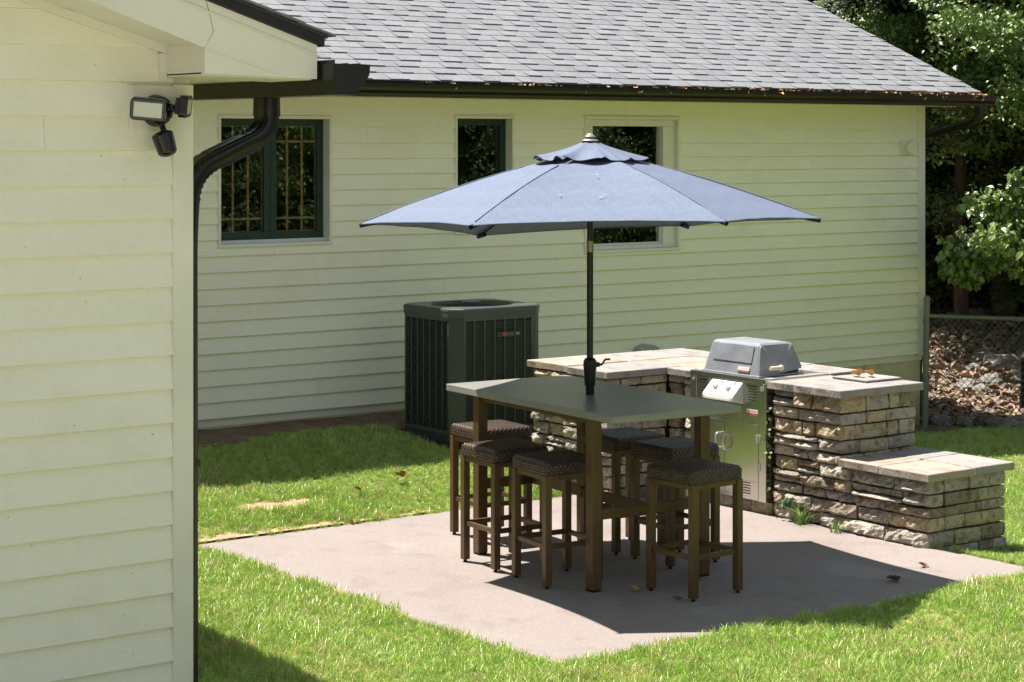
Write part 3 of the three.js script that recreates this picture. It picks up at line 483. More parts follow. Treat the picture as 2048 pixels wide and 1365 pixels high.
  x.fillStyle = '#c8643a'; x.font = 'bold 44px sans-serif'; x.fillText('TRANE', 214, 76); x.fillStyle = '#e4e4dc'; x.font = 'italic bold 50px sans-serif'; x.fillText('XR', 418, 76);
  const tx = new THREE.CanvasTexture(c); tx.colorSpace = THREE.SRGBColorSpace;
  const bg = mk('badge', rbox(-0.03, 0.195, 0.805, 0.845, hw + 0.002, hw + 0.010, 0.003), M.ac, t);
  mk('badge_print', new THREE.PlaneGeometry(0.22, 0.037).translate(0.0825, 0.825, hw + 0.0112), std({ map: tx, roughness: 0.4 }), bg, true);
  for (const sx of [-1, -0.33, 0.33, 1]) mk('screw', new THREE.CylinderGeometry(0.005, 0.005, 0.004, 10).rotateX(Math.PI / 2).translate(sx * 0.27, hh - 0.055, hw + 0.013), M.acDark, top);
  mk('refrigerant_line', [tube([[0.40, 0.16, -0.2], [0.52, 0.15, -0.22], [0.6, 0.10, -0.4], [0.62, 0.16, -0.8], [0.62, 0.25, -1.03]], 0.022, 10, 30), tube([[0.40, 0.22, -0.12], [0.50, 0.22, -0.16], [0.56, 0.18, -0.4], [0.58, 0.2, -0.8], [0.58, 0.26, -1.03]], 0.010, 8, 30)], M.black, t);
}

// ---------------------------------------------------------------- stone bar
const bar = thing('stone_bar', 'L-shaped stacked stone outdoor kitchen counter with flagstone top and low end bench', 'stone counter', [1.98, 0, 0.92]);
{
  const OX = 1.98, OZ = 0.92, r = rngOf(42);
  let count = 0;
  function stone(x0, x1, y0, y1, z0, z1, rx, rz, tone) {
    const w = x1 - x0, h = y1 - y0, d = z1 - z0, sx = clamp(Math.round(w / 0.055), 2, 6), sy = clamp(Math.round(h / 0.022), 2, 5), sz = clamp(Math.round(d / 0.026), 2, 12);
    const g = new THREE.BoxGeometry(w, h, d, sx, sy, sz), p = g.attributes.position, R = 0.006, ofs = r() * 60, bulge = 0.4 + r() * 0.9, sl = (r() - 0.5) * 0.02;
    const cx = (x0 + x1) / 2, cy = (y0 + y1) / 2, cz = (z0 + z1) / 2;
    for (let i = 0; i < p.count; i++) {
      let X = p.getX(i), Y = p.getY(i), Z = p.getZ(i);
      const onX = X < -w / 2 + 1e-4, onZ = Z > d / 2 - 1e-4;
      const qx = clamp(X, -w / 2 + R, w / 2 - R), qy = clamp(Y, -h / 2 + R, h / 2 - R), qz = clamp(Z, -d / 2 + R, d / 2 - R);
      const ux = X - qx, uy = Y - qy, uz = Z - qz, L = Math.hypot(ux, uy, uz); if (L > R) { X = qx + ux / L * R; Y = qy + uy / L * R; Z = qz + uz / L * R; }
      const a = X * 9 + ofs, b = Y * 13 + ofs * 0.7, c = Z * 9, n1 = n3(a, b, c), n2 = n3(a * 2.9, b * 2.9, c * 2.9) + 0.5 * n3(a * 6.1, b * 6.1, c * 6.1);
      const yy = 2 * Y / h + 0.4, ey = 1 - (yy > 0 ? (yy / 1.4) ** 2 : (yy / 0.6) ** 2), ez = 1 - Math.min(1, Math.abs(2 * Z / d)) ** 4;
      if (onX) X -= rx * (0.020 * n1 + 0.017 * n2 + 0.030 * bulge * ey * ez - 0.008 + 2 * sl * Z / d);
      if (onZ) Z += rz * (0.006 * n1 + 0.004 * n2 + 0.005 * ey);
      Y += 0.009 * n3((X + cx) * 3.1, cy * 40, (Z + cz) * 3.1) * (Y > 0 ? 1 : 0.6);
      p.setXYZ(i, X + cx - OX, Y + cy, Z + cz - OZ);
    }
    g.deleteAttribute('uv'); let gg = mergeVertices((g.deleteAttribute('normal'), g), 1e-5).toNonIndexed(); gg.computeVertexNormals();
    mk('stone', gg, M.stone[tone ?? Math.floor(r() * 6)], bar); count++;
  }
  const rowsOf = (y0, y1) => { const o = [y0]; let y = y0; while (y < y1 - 0.10) { y += 0.056 + r() * 0.05; if (y1 - y < 0.05) break; o.push(y); } o.push(y1); return o; };
  const G = 0.0075;
  // one course on a -x face with a corner stone at z1; returns the corner stone's depth for the +z face
  function runX(xf, y0, y1, z0, z1, rough) {
    let z = z0; const tones = [0, 1, 3, 0, 2, 5, 1, 3];
    while (z < z1 - 0.02) {
      let l = 0.09 + r() * 0.22; if (r() < 0.2) l += 0.15; let e = z + l; if (z1 - e < 0.13) e = z1;
      const sp = !(e === z1) && y1 - y0 > 0.07 && r() < 0.2;
      if (sp) { const m = lerp(y0, y1, 0.4 + r() * 0.2); for (const [ya, yb] of [[y0, m], [m, y1]]) stone(xf + (r() - 0.6) * 0.03, xf + 0.13, ya + G * 0.4, yb - G * 0.6, z + G / 2, e - G / 2, rough, 0.3, tones[Math.floor(r() * 8)]); z = e; continue; }
      const corner = e === z1, dep = corner ? 0.10 + r() * 0.2 : 0.13, out = (r() - 0.6) * 0.034;
      stone(xf + out, xf + dep, y0 + G * 0.4, y1 - G * 0.6, z + G / 2, corner ? z1 + (r() - 0.5) * 0.012 : e - G / 2, rough, corner ? 1 : 0.3, tones[Math.floor(r() * 8)]);
      if (corner) return dep; z = e;
    }
  }
  function runZ(zf, y0, y1, x0, x1, rough) {
    let x = x0; const tones = [4, 1, 4, 5, 3, 4, 2];
    while (x < x1 - 0.02) {
      let l = 0.1 + r() * 0.26; let e = x + l; if (x1 - e < 0.12) e = x1; const out = (r() - 0.5) * 0.014;
      stone(x + G / 2, e - (e === x1 ? 0 : G / 2) + (e === x1 ? (r() - 0.5) * 0.02 : 0), y0 + G * 0.4, y1 - G * 0.6, zf - 0.1, zf + out, 0.3, rough, tones[Math.floor(r() * 7)]); x = e;
    }
  }
  function block(xf, zf, x1, z0, rows, rough = 1) { for (let k = 0; k < rows.length - 1; k++) { const d = runX(xf, rows[k], rows[k + 1], z0, zf, rough); runZ(zf, rows[k], rows[k + 1], xf + d + G, x1, 1); } }
  const low = rowsOf(-0.17, 0.42), up = rowsOf(0.42, 0.862), wingRows = rowsOf(-0.02, 0.862);
  block(1.985, 0.885, 2.72, -0.49, low);                                // bench and the foot of the pier in one run
  block(1.985, 0.135, 2.70, -0.49, up);                                 // pier above the bench
  block(1.435, -1.575, 1.975, -2.46, wingRows, 1.15);                   // wing
  for (let k = 0; k < wingRows.length - 1; k++) {                        // short length between wing and grill
    stone(1.99 + (r() - 0.5) * 0.02, 2.1, wingRows[k] + 0.002, wingRows[k + 1] - 0.003, -1.56, -1.44 + (r() - 0.5) * 0.05 - 0.004, 0.9, 0.2, [5, 1, 3][k % 3]);
    stone(1.99 + (r() - 0.5) * 0.02, 2.1, wingRows[k] + 0.002, wingRows[k + 1] - 0.003, -1.40, -1.30, 0.9, 0.2, [0, 3, 0][k % 3]);
  }
  for (let z = -1.285, k = 0; z < -0.6; z += 0.19, k++) stone(2.0, 2.1, -0.03, 0.078, z, Math.min(z + 0.186, -0.525), 0.5, 0.2, [5, 1, 5, 4][k % 4]);   // plinth under the grill
  const T = (g) => g.translate(-OX, 0, -OZ);
  mk('mortar_core', [box(2.02, 2.69, -0.4, 0.86, -0.47, 0.09), box(2.03, 2.71, -0.4, 0.418, 0.0901, 0.84), box(1.48, 2.60, -0.4, 0.86, -2.44, -1.62), box(2.05, 2.60, -0.4, 0.86, -1.6199, -1.32), box(2.56, 2.69, -0.4, 0.86, -1.3199, -0.4701), box(2.06, 2.55, -0.4, 0.07, -1.3199, -0.4701)].map(T), M.mortar, bar);
  // flagstone tops, chipped along their edges
  function slab(x0, x1, z0, z1, y, th, k) {
    const s = [], step = 0.045, jit = () => (r() - 0.5) * 0.007 - (r() < 0.06 ? 0.008 : 0);
    const edge = (ax, az, bx, bz, nx, nz) => { const L = Math.hypot(bx - ax, bz - az), n = Math.max(2, Math.round(L / step)); for (let i = 0; i < n; i++) { const t = i / n, j = i ? jit() : 0; s.push(new THREE.Vector2(lerp(ax, bx, t) + nx * j, -(lerp(az, bz, t) + nz * j))); } };
    edge(x0, z0, x1, z0, 0, -1); edge(x1, z0, x1, z1, 1, 0); edge(x1, z1, x0, z1, 0, 1); edge(x0, z1, x0, z0, -1, 0);
    const g = new THREE.ExtrudeGeometry(new THREE.Shape(s), { depth: th - 0.008, bevelEnabled: true, bevelSize: 0.004, bevelThickness: 0.004, bevelOffset: -0.004, bevelSegments: 1 });
    g.rotateX(-Math.PI / 2); g.translate(0, y - th + 0.004, 0); const p = g.attributes.position;
    for (let i = 0; i < p.count; i++) if (p.getY(i) < y - th / 2) { p.setX(i, p.getX(i) + 0.008 * n3(p.getX(i) * 9, 2, p.getZ(i) * 9)); p.setZ(i, p.getZ(i) + 0.008 * n3(p.getX(i) * 9, 7, p.getZ(i) * 9)); }
    g.computeVertexNormals(); mk('flagstone', T(g), M.cap[k % 3], bar);
  }
  slab(1.40, 2.10, -2.0, -1.548, 0.915, 0.05, 0); slab(1.415, 1.98, -2.50, -2.012, 0.92, 0.05, 1); slab(1.99, 2.62, -2.50, -2.008, 0.917, 0.05, 2); slab(2.63, 2.92, -2.48, -1.7, 0.918, 0.05, 0);
  slab(2.108, 2.622, -2.0, -1.31, 0.914, 0.05, 1); slab(1.955, 2.10, -1.54, -1.302, 0.913, 0.05, 2); slab(2.63, 2.9, -1.69, -1.0, 0.926, 0.05, 2); slab(2.56, 2.88, -0.99, -0.51, 0.925, 0.055, 0);
  slab(1.952, 2.10, -0.505, -0.365, 0.913, 0.05, 2); slab(1.95, 2.745, -0.36, 0.172, 0.914, 0.052, 0); slab(2.108, 2.55, -0.505, -0.366, 0.912, 0.05, 1);
  slab(2.40, 2.735, -0.34, -0.02, 0.932, 0.016, 2);
  slab(1.95, 2.36, 0.152, 0.50, 0.47, 0.05, 1); slab(2.368, 2.765, 0.152, 0.47, 0.472, 0.05, 0); slab(1.948, 2.38, 0.508, 0.922, 0.469, 0.05, 1); slab(2.388, 2.77, 0.478, 0.92, 0.471, 0.05, 2);
}

// ---------------------------------------------------------------- built-in gas grill
{
  const t = thing('gas_grill', 'built-in stainless gas grill with grey cast lid set in the stone bar', 'grill', [1.955, 0.085, -0.905]);
  const B = -0.085, hw = 0.382, q = (x0, x1, y0, y1, z0, z1, rr = 0.003) => rbox(x0, x1, y0 + B, y1 + B, z0, z1, rr);
  const cab = mk('cabinet', [box(0.012, 0.58, 0.085 + B, 0.9 + B, -hw, hw), q(-0.004, 0.012, 0.085, 0.885, hw - 0.072, hw), q(-0.004, 0.012, 0.085, 0.885, -hw, -hw + 0.062), q(-0.006, 0.05, 0.886, 0.922, -hw, hw), box(0.05, 0.6, 0.9 + B, 0.915 + B, -hw, hw)], M.steel, t);
  mk('upper_panel', [q(0.0, 0.013, 0.617, 0.884, hw - 0.26, hw - 0.0735), q(0.0, 0.013, 0.617, 0.884, -hw + 0.0635, -hw + 0.19), q(0.0, 0.013, 0.617, 0.715, -hw + 0.192, hw - 0.262)], M.steel, cab);
  const d1 = mk('door', q(-0.004, 0.013, 0.09, 0.606, -0.03, hw - 0.075), M.steel, t), d2 = mk('door', q(-0.004, 0.013, 0.09, 0.606, -hw + 0.065, -0.034), M.steel, t);
  for (const [d, z] of [[d1, 0.005], [d2, -0.07]]) mk('handle', [tube([[-0.004, 0.51 + B, z], [-0.035, 0.51 + B, z], [-0.045, 0.49 + B, z], [-0.045, 0.43 + B, z], [-0.035, 0.41 + B, z], [-0.004, 0.41 + B, z]], 0.008, 10, 30)], M.steelDull, d);
  for (const y of [0.51, 0.32]) { mk('hinge', [rod([-0.011, y - 0.03 + B, hw - 0.074], [-0.011, y + 0.03 + B, hw - 0.074], 0.0065, 0.0065, 10), q(-0.009, -0.0045, y - 0.025, y + 0.025, hw - 0.095, hw - 0.053, 0.001)], M.steelDull, d1); mk('hinge', [rod([-0.011, y - 0.03 + B, -hw + 0.063], [-0.011, y + 0.03 + B, -hw + 0.063], 0.0065, 0.0065, 10)], M.steelDull, d2); }
  const slot = (z0, z1, y) => q(-0.0025, 0.004, y - 0.0035, y + 0.0035, z0, z1, 0.0015);
  for (let k = 0; k < 6; k++) { mk('vent_slot', slot(0.205, 0.285, 0.865 - k * 0.019), M.black, cab); mk('vent_slot', slot(-0.285, -0.215, 0.865 - k * 0.019), M.black, cab); }
  for (let k = 0; k < 5; k++) { mk('vent_slot', slot(0.16, 0.23, 0.2 - k * 0.018).translate(-0.0045, 0, 0), M.black, d1); mk('vent_slot', slot(-0.22, -0.15, 0.2 - k * 0.018).translate(-0.0045, 0, 0), M.black, d2); }
  mk('lower_seam', [q(-0.0052, -0.0035, 0.213, 0.2145, -0.03, hw - 0.075, 0.0005), q(-0.0052, -0.0035, 0.213, 0.2145, -hw + 0.065, -0.034, 0.0005)], M.black, cab);
  mk('bolt', new THREE.CylinderGeometry(0.02, 0.02, 0.006, 6).rotateZ(Math.PI / 2).translate(-0.006, 0.855 + B, hw - 0.036), M.steelDull, cab); mk('bolt', new THREE.CylinderGeometry(0.012, 0.012, 0.006, 12).rotateZ(Math.PI / 2).translate(-0.006, 0.86 + B, -hw + 0.03), M.steelDull, cab);
  // sloping control panel with two knobs
  const cz0 = -0.155, cz1 = 0.155, prof = [[0.012, 0.882], [0.0, 0.882], [-0.095, 0.79], [-0.1, 0.775], [-0.1, 0.757], [0.012, 0.732]];
  const cp = mk('control_panel', poly(prof.map(([a, b]) => [a, b + B]), cz1 - cz0 - 0.006, 0.003).translate(0, 0, cz0 + 0.003), std({ color: '#d9d8d4', roughness: 0.38, metalness: 0.35 }), t);
  const nrm = V(-0.092, 0.095, 0).normalize(), onP = (s, z, o) => [lerp(0, -0.095, s) + nrm.x * o, lerp(0.882, 0.79, s) + B + nrm.y * o, z];
  for (const z of [-0.07, 0.06]) { const k = mk('knob', [rod(onP(0.5, z, 0), onP(0.5, z, 0.018), 0.023, 0.018, 20), rod(onP(0.5, z, 0.018), onP(0.5, z, 0.021), 0.016, 0.014, 20)], M.steelDull, cp); mk('knob_mark', rod(onP(0.36, z, 0.0215), onP(0.6, z, 0.0215), 0.004, 0.004, 6), M.knob, k); mk('panel_slot', rod(onP(0.12, z + 0.035, 0.001), onP(0.27, z + 0.035, 0.001), 0.005, 0.005, 6), M.black, cp); }
  mk('panel_lip', [box(-0.104, -0.1, 0.757 + B, 0.772 + B, -0.13, 0.03), box(-0.104, -0.1, 0.757 + B, 0.772 + B, 0.036, 0.13)], M.white, cp);
  // printed plates
  const c = document.createElement('canvas'); c.width = 256; c.height = 128; const x = c.getContext('2d'); x.fillStyle = '#e9dfe0'; x.fillRect(0, 0, 256, 128); x.fillStyle = '#b8605c'; x.fillRect(0, 84, 256, 44); x.strokeStyle = '#5b4a58'; x.lineWidth = 8; x.beginPath(); x.moveTo(20, 66); for (let k = 0; k < 14; k++) x.quadraticCurveTo(26 + k * 15, k % 2 ? 20 : 70, 34 + k * 15, 52 + 8 * Math.sin(k * 2.2)); x.stroke();
  const tx = new THREE.CanvasTexture(c); tx.colorSpace = THREE.SRGBColorSpace; const pm = std({ map: tx, roughness: 0.4 });
  mk('maker_plate', new THREE.PlaneGeometry(0.11, 0.04).rotateY(-Math.PI / 2).translate(-0.0015, 0.687 + B, 0.245), pm, cab, true);
  // cast lid: hollow, sloping front, with a raised panel, over the grease-stained firebox
  const L = [[0.025, 0.928], [0.078, 1.128], [0.088, 1.14], [0.105, 1.146], [0.36, 1.146], [0.38, 1.138], [0.39, 1.125], [0.445, 0.995], [0.445, 0.975]];
  const lid = new THREE.BufferGeometry(); {
    const prof2 = L, rows = prof2.length, pos = [], idx = []; const cx = 0.24;
    const zAt = y => lerp(0.283, 0.243, clamp((y - 0.93) / 0.2, 0, 1)) - (y > 1.14 ? 0.012 : 0);
    for (const [a, b] of prof2) for (const s of [-1, -0.93, 0.93, 1]) { const k = Math.abs(s) === 1 ? 0.012 : 0; pos.push(lerp(a, cx, k * 1.2), b + B - k, s * zAt(b)); }
    for (let i = 0; i < rows - 1; i++) for (let k = 0; k < 3; k++) { const a = i * 4 + k; idx.push(a, a + 1, a + 4, a + 1, a + 5, a + 4); }
    for (const [k, f] of [[0, 0], [3, 1]]) { const ctr = pos.length / 3; pos.push(0.24, 1.0 + B, (k ? 1 : -1) * zAt(1.0)); for (let i = 0; i < rows - 1; i++) { const a = i * 4 + k, b = a + 4; f ? idx.push(a, ctr, b) : idx.push(a, b, ctr); } f ? idx.push((rows - 1) * 4 + k, ctr, k) : idx.push((rows - 1) * 4 + k, k, ctr); }
    lid.setAttribute('position', new THREE.Float32BufferAttribute(pos, 3)); lid.setIndex(idx);
  }
  let lg = lid.toNonIndexed(); lg.computeVertexNormals();
  const lm = std({}); lm.copy(M.cast); lm.side = THREE.DoubleSide;
  const ld = mk('lid', [lg, q(0.02, 0.05, 0.918, 0.934, -0.29, 0.29, 0.005), q(0.05, 0.445, 0.924, 0.936, 0.27, 0.292, 0.004), q(0.05, 0.445, 0.924, 0.936, -0.292, -0.27, 0.004)].map(g => g), lm, t);
  const lslope = (s, z0, z1, s1, o) => { const g = new THREE.BufferGeometry(), n = V(-0.2, 0.053, 0).normalize(), P = (u, z, k) => [lerp(0.025, 0.078, u) + n.x * k, lerp(0.928, 1.128, u) + B + n.y * k, z]; const a = P(s, z0, o), b = P(s, z1, o), c2 = P(s1, z1, o), d = P(s1, z0, o), a0 = P(s, z0, -0.002), b0 = P(s, z1, -0.002), c0 = P(s1, z1, -0.002), d0 = P(s1, z0, -0.002); const f = (p, r2, s2, t2) => [...p, ...r2, ...s2, ...p, ...s2, ...t2]; g.setAttribute('position', new THREE.Float32BufferAttribute([...f(a, b, c2, d), ...f(a0, b0, b, a), ...f(b0, c0, c2, b), ...f(c0, d0, d, c2), ...f(d0, a0, a, d)], 3)); g.computeVertexNormals(); return g; };
  mk('raised_panel', lslope(0.42, -0.2, 0.19, 0.97, 0.006), lm, ld);
  mk('lid_plate', lslope(0.12, 0.07, 0.185, 0.28, 0.007), std({ color: '#cfc3c4', roughness: 0.4 }), ld); mk('lid_plate_band', lslope(0.10, 0.07, 0.185, 0.155, 0.0085), std({ color: '#a8605c', roughness: 0.4 }), ld);
  mk('lid_handle', [rod([0.16, 0.985 + B, 0.27], [0.16, 0.985 + B, 0.31], 0.008, 0.008, 10), rod([0.10, 0.985 + B, 0.318], [0.20, 0.982 + B, 0.318], 0.013, 0.016, 14), new THREE.SphereGeometry(0.022, 14, 10).translate(0.2, 0.982 + B, 0.318)], M.ivoryKnob, ld);
  mk('lid_handle', [rod([0.16, 0.985 + B, -0.27], [0.16, 0.985 + B, -0.31], 0.008, 0.008, 10), rod([0.10, 0.985 + B, -0.318], [0.20, 0.982 + B, -0.318], 0.013, 0.016, 14), new THREE.SphereGeometry(0.022, 14, 10).translate(0.2, 0.982 + B, -0.318)], M.ivoryKnob, ld);
  mk('firebox', poly([[0.06, 0.916], [0.435, 0.916], [0.435, 0.985], [0.38, 0.995], [0.06, 0.93]].map(([a, b]) => [a, b + B]), 0.5).translate(0, 0, -0.25), M.castGrease, t);
  mk('side_trim', q(0.05, 0.59, 0.9155, 0.922, 0.30, 0.375, 0.002), M.steelDull, t); mk('side_trim', q(0.05, 0.59, 0.9155, 0.922, -0.375, -0.30, 0.002), M.steelDull, t);
}

// ---------------------------------------------------------------- bar table
const bronzeLeg = (x, z, s, h0, h1, rr = 0.004) => rbox(x - s / 2, x + s / 2, h0, h1, z - s / 2, z + s / 2, rr);
{
  const t = thing('bar_table', 'tall bronze-legged bar table with slate grey rectangular top under the parasol', 'table', [0.0, 0, -0.025], -4.2 * Math.PI / 180);
  const s = new THREE.Shape([[-0.45, -0.9], [0.45, -0.9], [0.45, 0.9], [-0.45, 0.9]].map(p => new THREE.Vector2(...p))); const h = new THREE.Path(); h.absarc(0, 0.025, 0.026, 0, Math.PI * 2, true); s.holes.push(h);
  mk('tabletop', new THREE.ExtrudeGeometry(s, { depth: 0.036, bevelEnabled: true, bevelSize: 0.003, bevelThickness: 0.003, bevelOffset: -0.003, bevelSegments: 1, curveSegments: 20 }).rotateX(Math.PI / 2).translate(0, 1.017, 0), M.tableTop, t);
  for (const [x, z] of [[-0.385, 0.62], [0.385, 0.62], [0.385, -0.6], [-0.385, -0.6]]) { const l = mk('leg', bronzeLeg(x, z, 0.067, 0.012, 0.977), M.bronze, t); mk('foot', box(x - 0.03, x + 0.03, 0.0, 0.0125, z - 0.03, z + 0.03), M.rubber, l); }
  for (const z of [0.62, -0.6]) { mk('end_rail', rbox(-0.3515, 0.3515, 0.40, 0.46, z - 0.018, z + 0.018, 0.003), M.bronze, t); mk('apron', rbox(-0.3515, 0.3515, 0.945, 0.976, z - 0.015, z + 0.015, 0.003), M.bronze, t); }
  for (const x of [-0.385, 0.385]) mk('apron', rbox(x - 0.015, x + 0.015, 0.945, 0.976, -0.5665, 0.5865, 0.003), M.bronze, t);
  mk('centre_rail', [rbox(-0.018, 0.018, 0.401, 0.459, -0.582, -0.058, 0.003), rbox(-0.018, 0.018, 0.401, 0.459, 0.008, 0.602, 0.003)], M.bronze, t);
  const ringS = new THREE.Shape(); ringS.absarc(0, 0, 0.04, 0, Math.PI * 2); const rh = new THREE.Path(); rh.absarc(0, 0, 0.024, 0, Math.PI * 2, true); ringS.holes.push(rh);
  mk('pole_ring', new THREE.ExtrudeGeometry(ringS, { depth: 0.05, bevelEnabled: false, curveSegments: 20 }).rotateX(-Math.PI / 2).translate(0, 0.405, -0.025), M.bronze, t);
}

// ---------------------------------------------------------------- bar stools, the woven seat modelled strand by strand
function seatGeometry() {
  const half = 0.195, y0 = 0.648, y1 = 0.712, R = 0.028, out = [];
  // top: ridged rows of weave on a slightly domed square
  const N = 56, W = half - R, pos = [], idx = [];
  const dome = (x, z) => 0.012 * (1 - (x / half) ** 2) * (1 - (z / half) ** 2);
  const weave = (u, v) => { const row = Math.floor(v / 0.0102), f = (v / 0.0102 - row), c = Math.sin(Math.PI * f), k = Math.sin((u / 0.024 + (row % 2) * 0.5) * 2 * Math.PI); return 0.0042 * Math.sqrt(Math.max(0, c)) * (0.62 + 0.38 * k); };
  const M2 = 150;
  for (let j = 0; j <= M2; j++) for (let i = 0; i <= N; i++) { const x = lerp(-W, W, i / N), z = lerp(-W, W, j / M2); pos.push(x, y1 + dome(x, z) + weave(x, z + 1), z); }
  for (let j = 0; j < M2; j++) for (let i = 0; i < N; i++) { const a = j * (N + 1) + i; idx.push(a, a + N + 1, a + 1, a + 1, a + N + 1, a + N + 2); }
  const g = new THREE.BufferGeometry(); g.setAttribute('position', new THREE.Float32BufferAttribute(pos, 3)); g.setIndex(idx); g.computeVertexNormals(); out.push(g);
  // sides: a band round the square, rounded over the top edge
  const per = []; const nc = 8, cr = 0.03, straight = 2 * (half - cr);
  const pts = []; const add = (x, z, nx, nz, s) => pts.push([x, z, nx, nz, s]); let s = 0;
  for (let e = 0; e < 4; e++) {
    const a = e * Math.PI / 2, ca = Math.cos(a), sa = Math.sin(a), rot = (x, z) => [x * ca - z * sa, x * sa + z * ca];
    for (let k = 0; k < 60; k++) { const t = k / 60, [x, z] = rot(half, lerp(-(half - cr), half - cr, t)), [nx, nz] = rot(1, 0); add(x, z, nx, nz, s + t * straight); } s += straight;
    for (let k = 0; k < nc; k++) { const b = k / nc * Math.PI / 2, [x, z] = rot(half - cr + cr * Math.cos(b), half - cr + cr * Math.sin(b)), [nx, nz] = rot(Math.cos(b), Math.sin(b)); add(x, z, nx, nz, s + b * cr); } s += cr * Math.PI / 2;
  }
  const prof = []; for (let k = 0; k <= 24; k++) { const y = lerp(y0, y1 - R + 0.004, k / 24); prof.push([0, y, 1, 0, y - y0]); } for (let k = 1; k <= 9; k++) { const b = k / 9 * Math.PI / 2; prof.push([R * (1 - Math.cos(b)) + 0.0, y1 - R + 0.004 + R * Math.sin(b), Math.cos(b), Math.sin(b), (y1 - R - y0) + b * R]); }
  const p2 = [], i2 = [], n = pts.length;
  for (const [inn, y, nh, nv, t] of prof) for (const [x, z, nx, nz, q] of pts) {
    const row = Math.floor(t / 0.0155), f = t / 0.0155 - row, k = Math.sin((q / 0.031 + (row % 2) * 0.5) * 2 * Math.PI), d = 0.0065 * (Math.sqrt(Math.max(0, Math.sin(Math.PI * f))) * (0.55 + 0.45 * k) - 0.3) * (nv > 0.9 ? 0.5 : 1);
    const ri = inn; p2.push(x - nx * ri + nx * nh * d, y + nv * d + (nv > 0.5 ? dome(x - nx * ri, z - nz * ri) * 0.5 : 0), z - nz * ri + nz * nh * d);
  }
  for (let j = 0; j < prof.length - 1; j++) for (let i = 0; i < n; i++) { const a = j * n + i, b = j * n + (i + 1) % n; i2.push(a, a + n, b, b, a + n, b + n); }
  const g2 = new THREE.BufferGeometry(); g2.setAttribute('position', new THREE.Float32BufferAttribute(p2, 3)); g2.setIndex(i2); g2.computeVertexNormals(); out.push(g2);
  const und = box(-0.188, 0.188, 0.64, 0.7, -0.188, 0.188); und.deleteAttribute('uv'); out.push(und);
  return join(out);
}
const stoolGroup = 'woven bar stools round the table';
function makeStool(label) {
  const t = thing('bar_stool', label, 'stool', [0, 0, 0], 0, stoolGroup);
  mk('seat', seatGeometry(), M.wicker, t);
  const o = 0.172;
  for (const [x, z] of [[-o, o], [o, o], [o, -o], [-o, -o]]) { const l = mk('leg', bronzeLeg(x, z, 0.043, 0.016, 0.6395, 0.003), M.bronze, t); mk('foot', [new THREE.CylinderGeometry(0.009, 0.012, 0.0165, 12).translate(x, 0.00825, z)], M.rubber, l); }
  for (const s of [-o, o]) { mk('seat_rail', rbox(-o + 0.0215, o - 0.0215, 0.612, 0.639, s - 0.014, s + 0.014, 0.002), M.bronze, t); mk('seat_rail', rbox(s - 0.014, s + 0.014, 0.612, 0.639, -o + 0.0215, o - 0.0215, 0.002), M.bronze, t); }
  for (const s of [-o, o]) { mk('stretcher', rbox(-o + 0.0215, o - 0.0215, 0.222, 0.25, s - 0.01, s + 0.01, 0.002), M.bronze, t); mk('stretcher', rbox(s - 0.01, s + 0.01, 0.222, 0.25, -o + 0.0215, o - 0.0215, 0.002), M.bronze, t); }
  return t;
}
{
  const spots = [
    [-0.41, 0.205, -6.5, 'woven bar stool on the near long side of the table, nearest its front leg'],
    [-0.385, -0.34, -4, 'woven bar stool on the near long side, half sunlit, behind another stool'],
    [0.045, -1.07, -5, 'woven bar stool at the far table end, seat mostly in bright sun'],
    [0.02, 0.91, 2, 'woven bar stool at the front end of the table with a white tag'],
    [0.495, 0.205, -3, 'woven bar stool on the grill side, nearest the front of the table'],
    [0.50, -0.29, -5, 'woven bar stool on the grill side, partly hidden behind the parasol pole']];
  const first = makeStool(spots[0][3]);
  spots.forEach(([x, z, a, label], i) => { let o = first; if (i) { o = first.clone(); o.name = numbered('bar_stool'); o.userData = { ...first.userData, label }; scene.add(o); } o.position.set(x, 0, z); o.rotation.y = a * Math.PI / 180; o.userData.tagged = undefined; delete o.userData.tagged;
    if (i === 3) mk('care_tag', box(-0.1435, -0.1415, 0.565, 0.612, 0.075, 0.135).rotateY(0.05), M.white, o);
    if (i === 1) mk('care_tag', box(0.10, 0.15, 0.565, 0.612, 0.140, 0.142), M.white, o); });
}

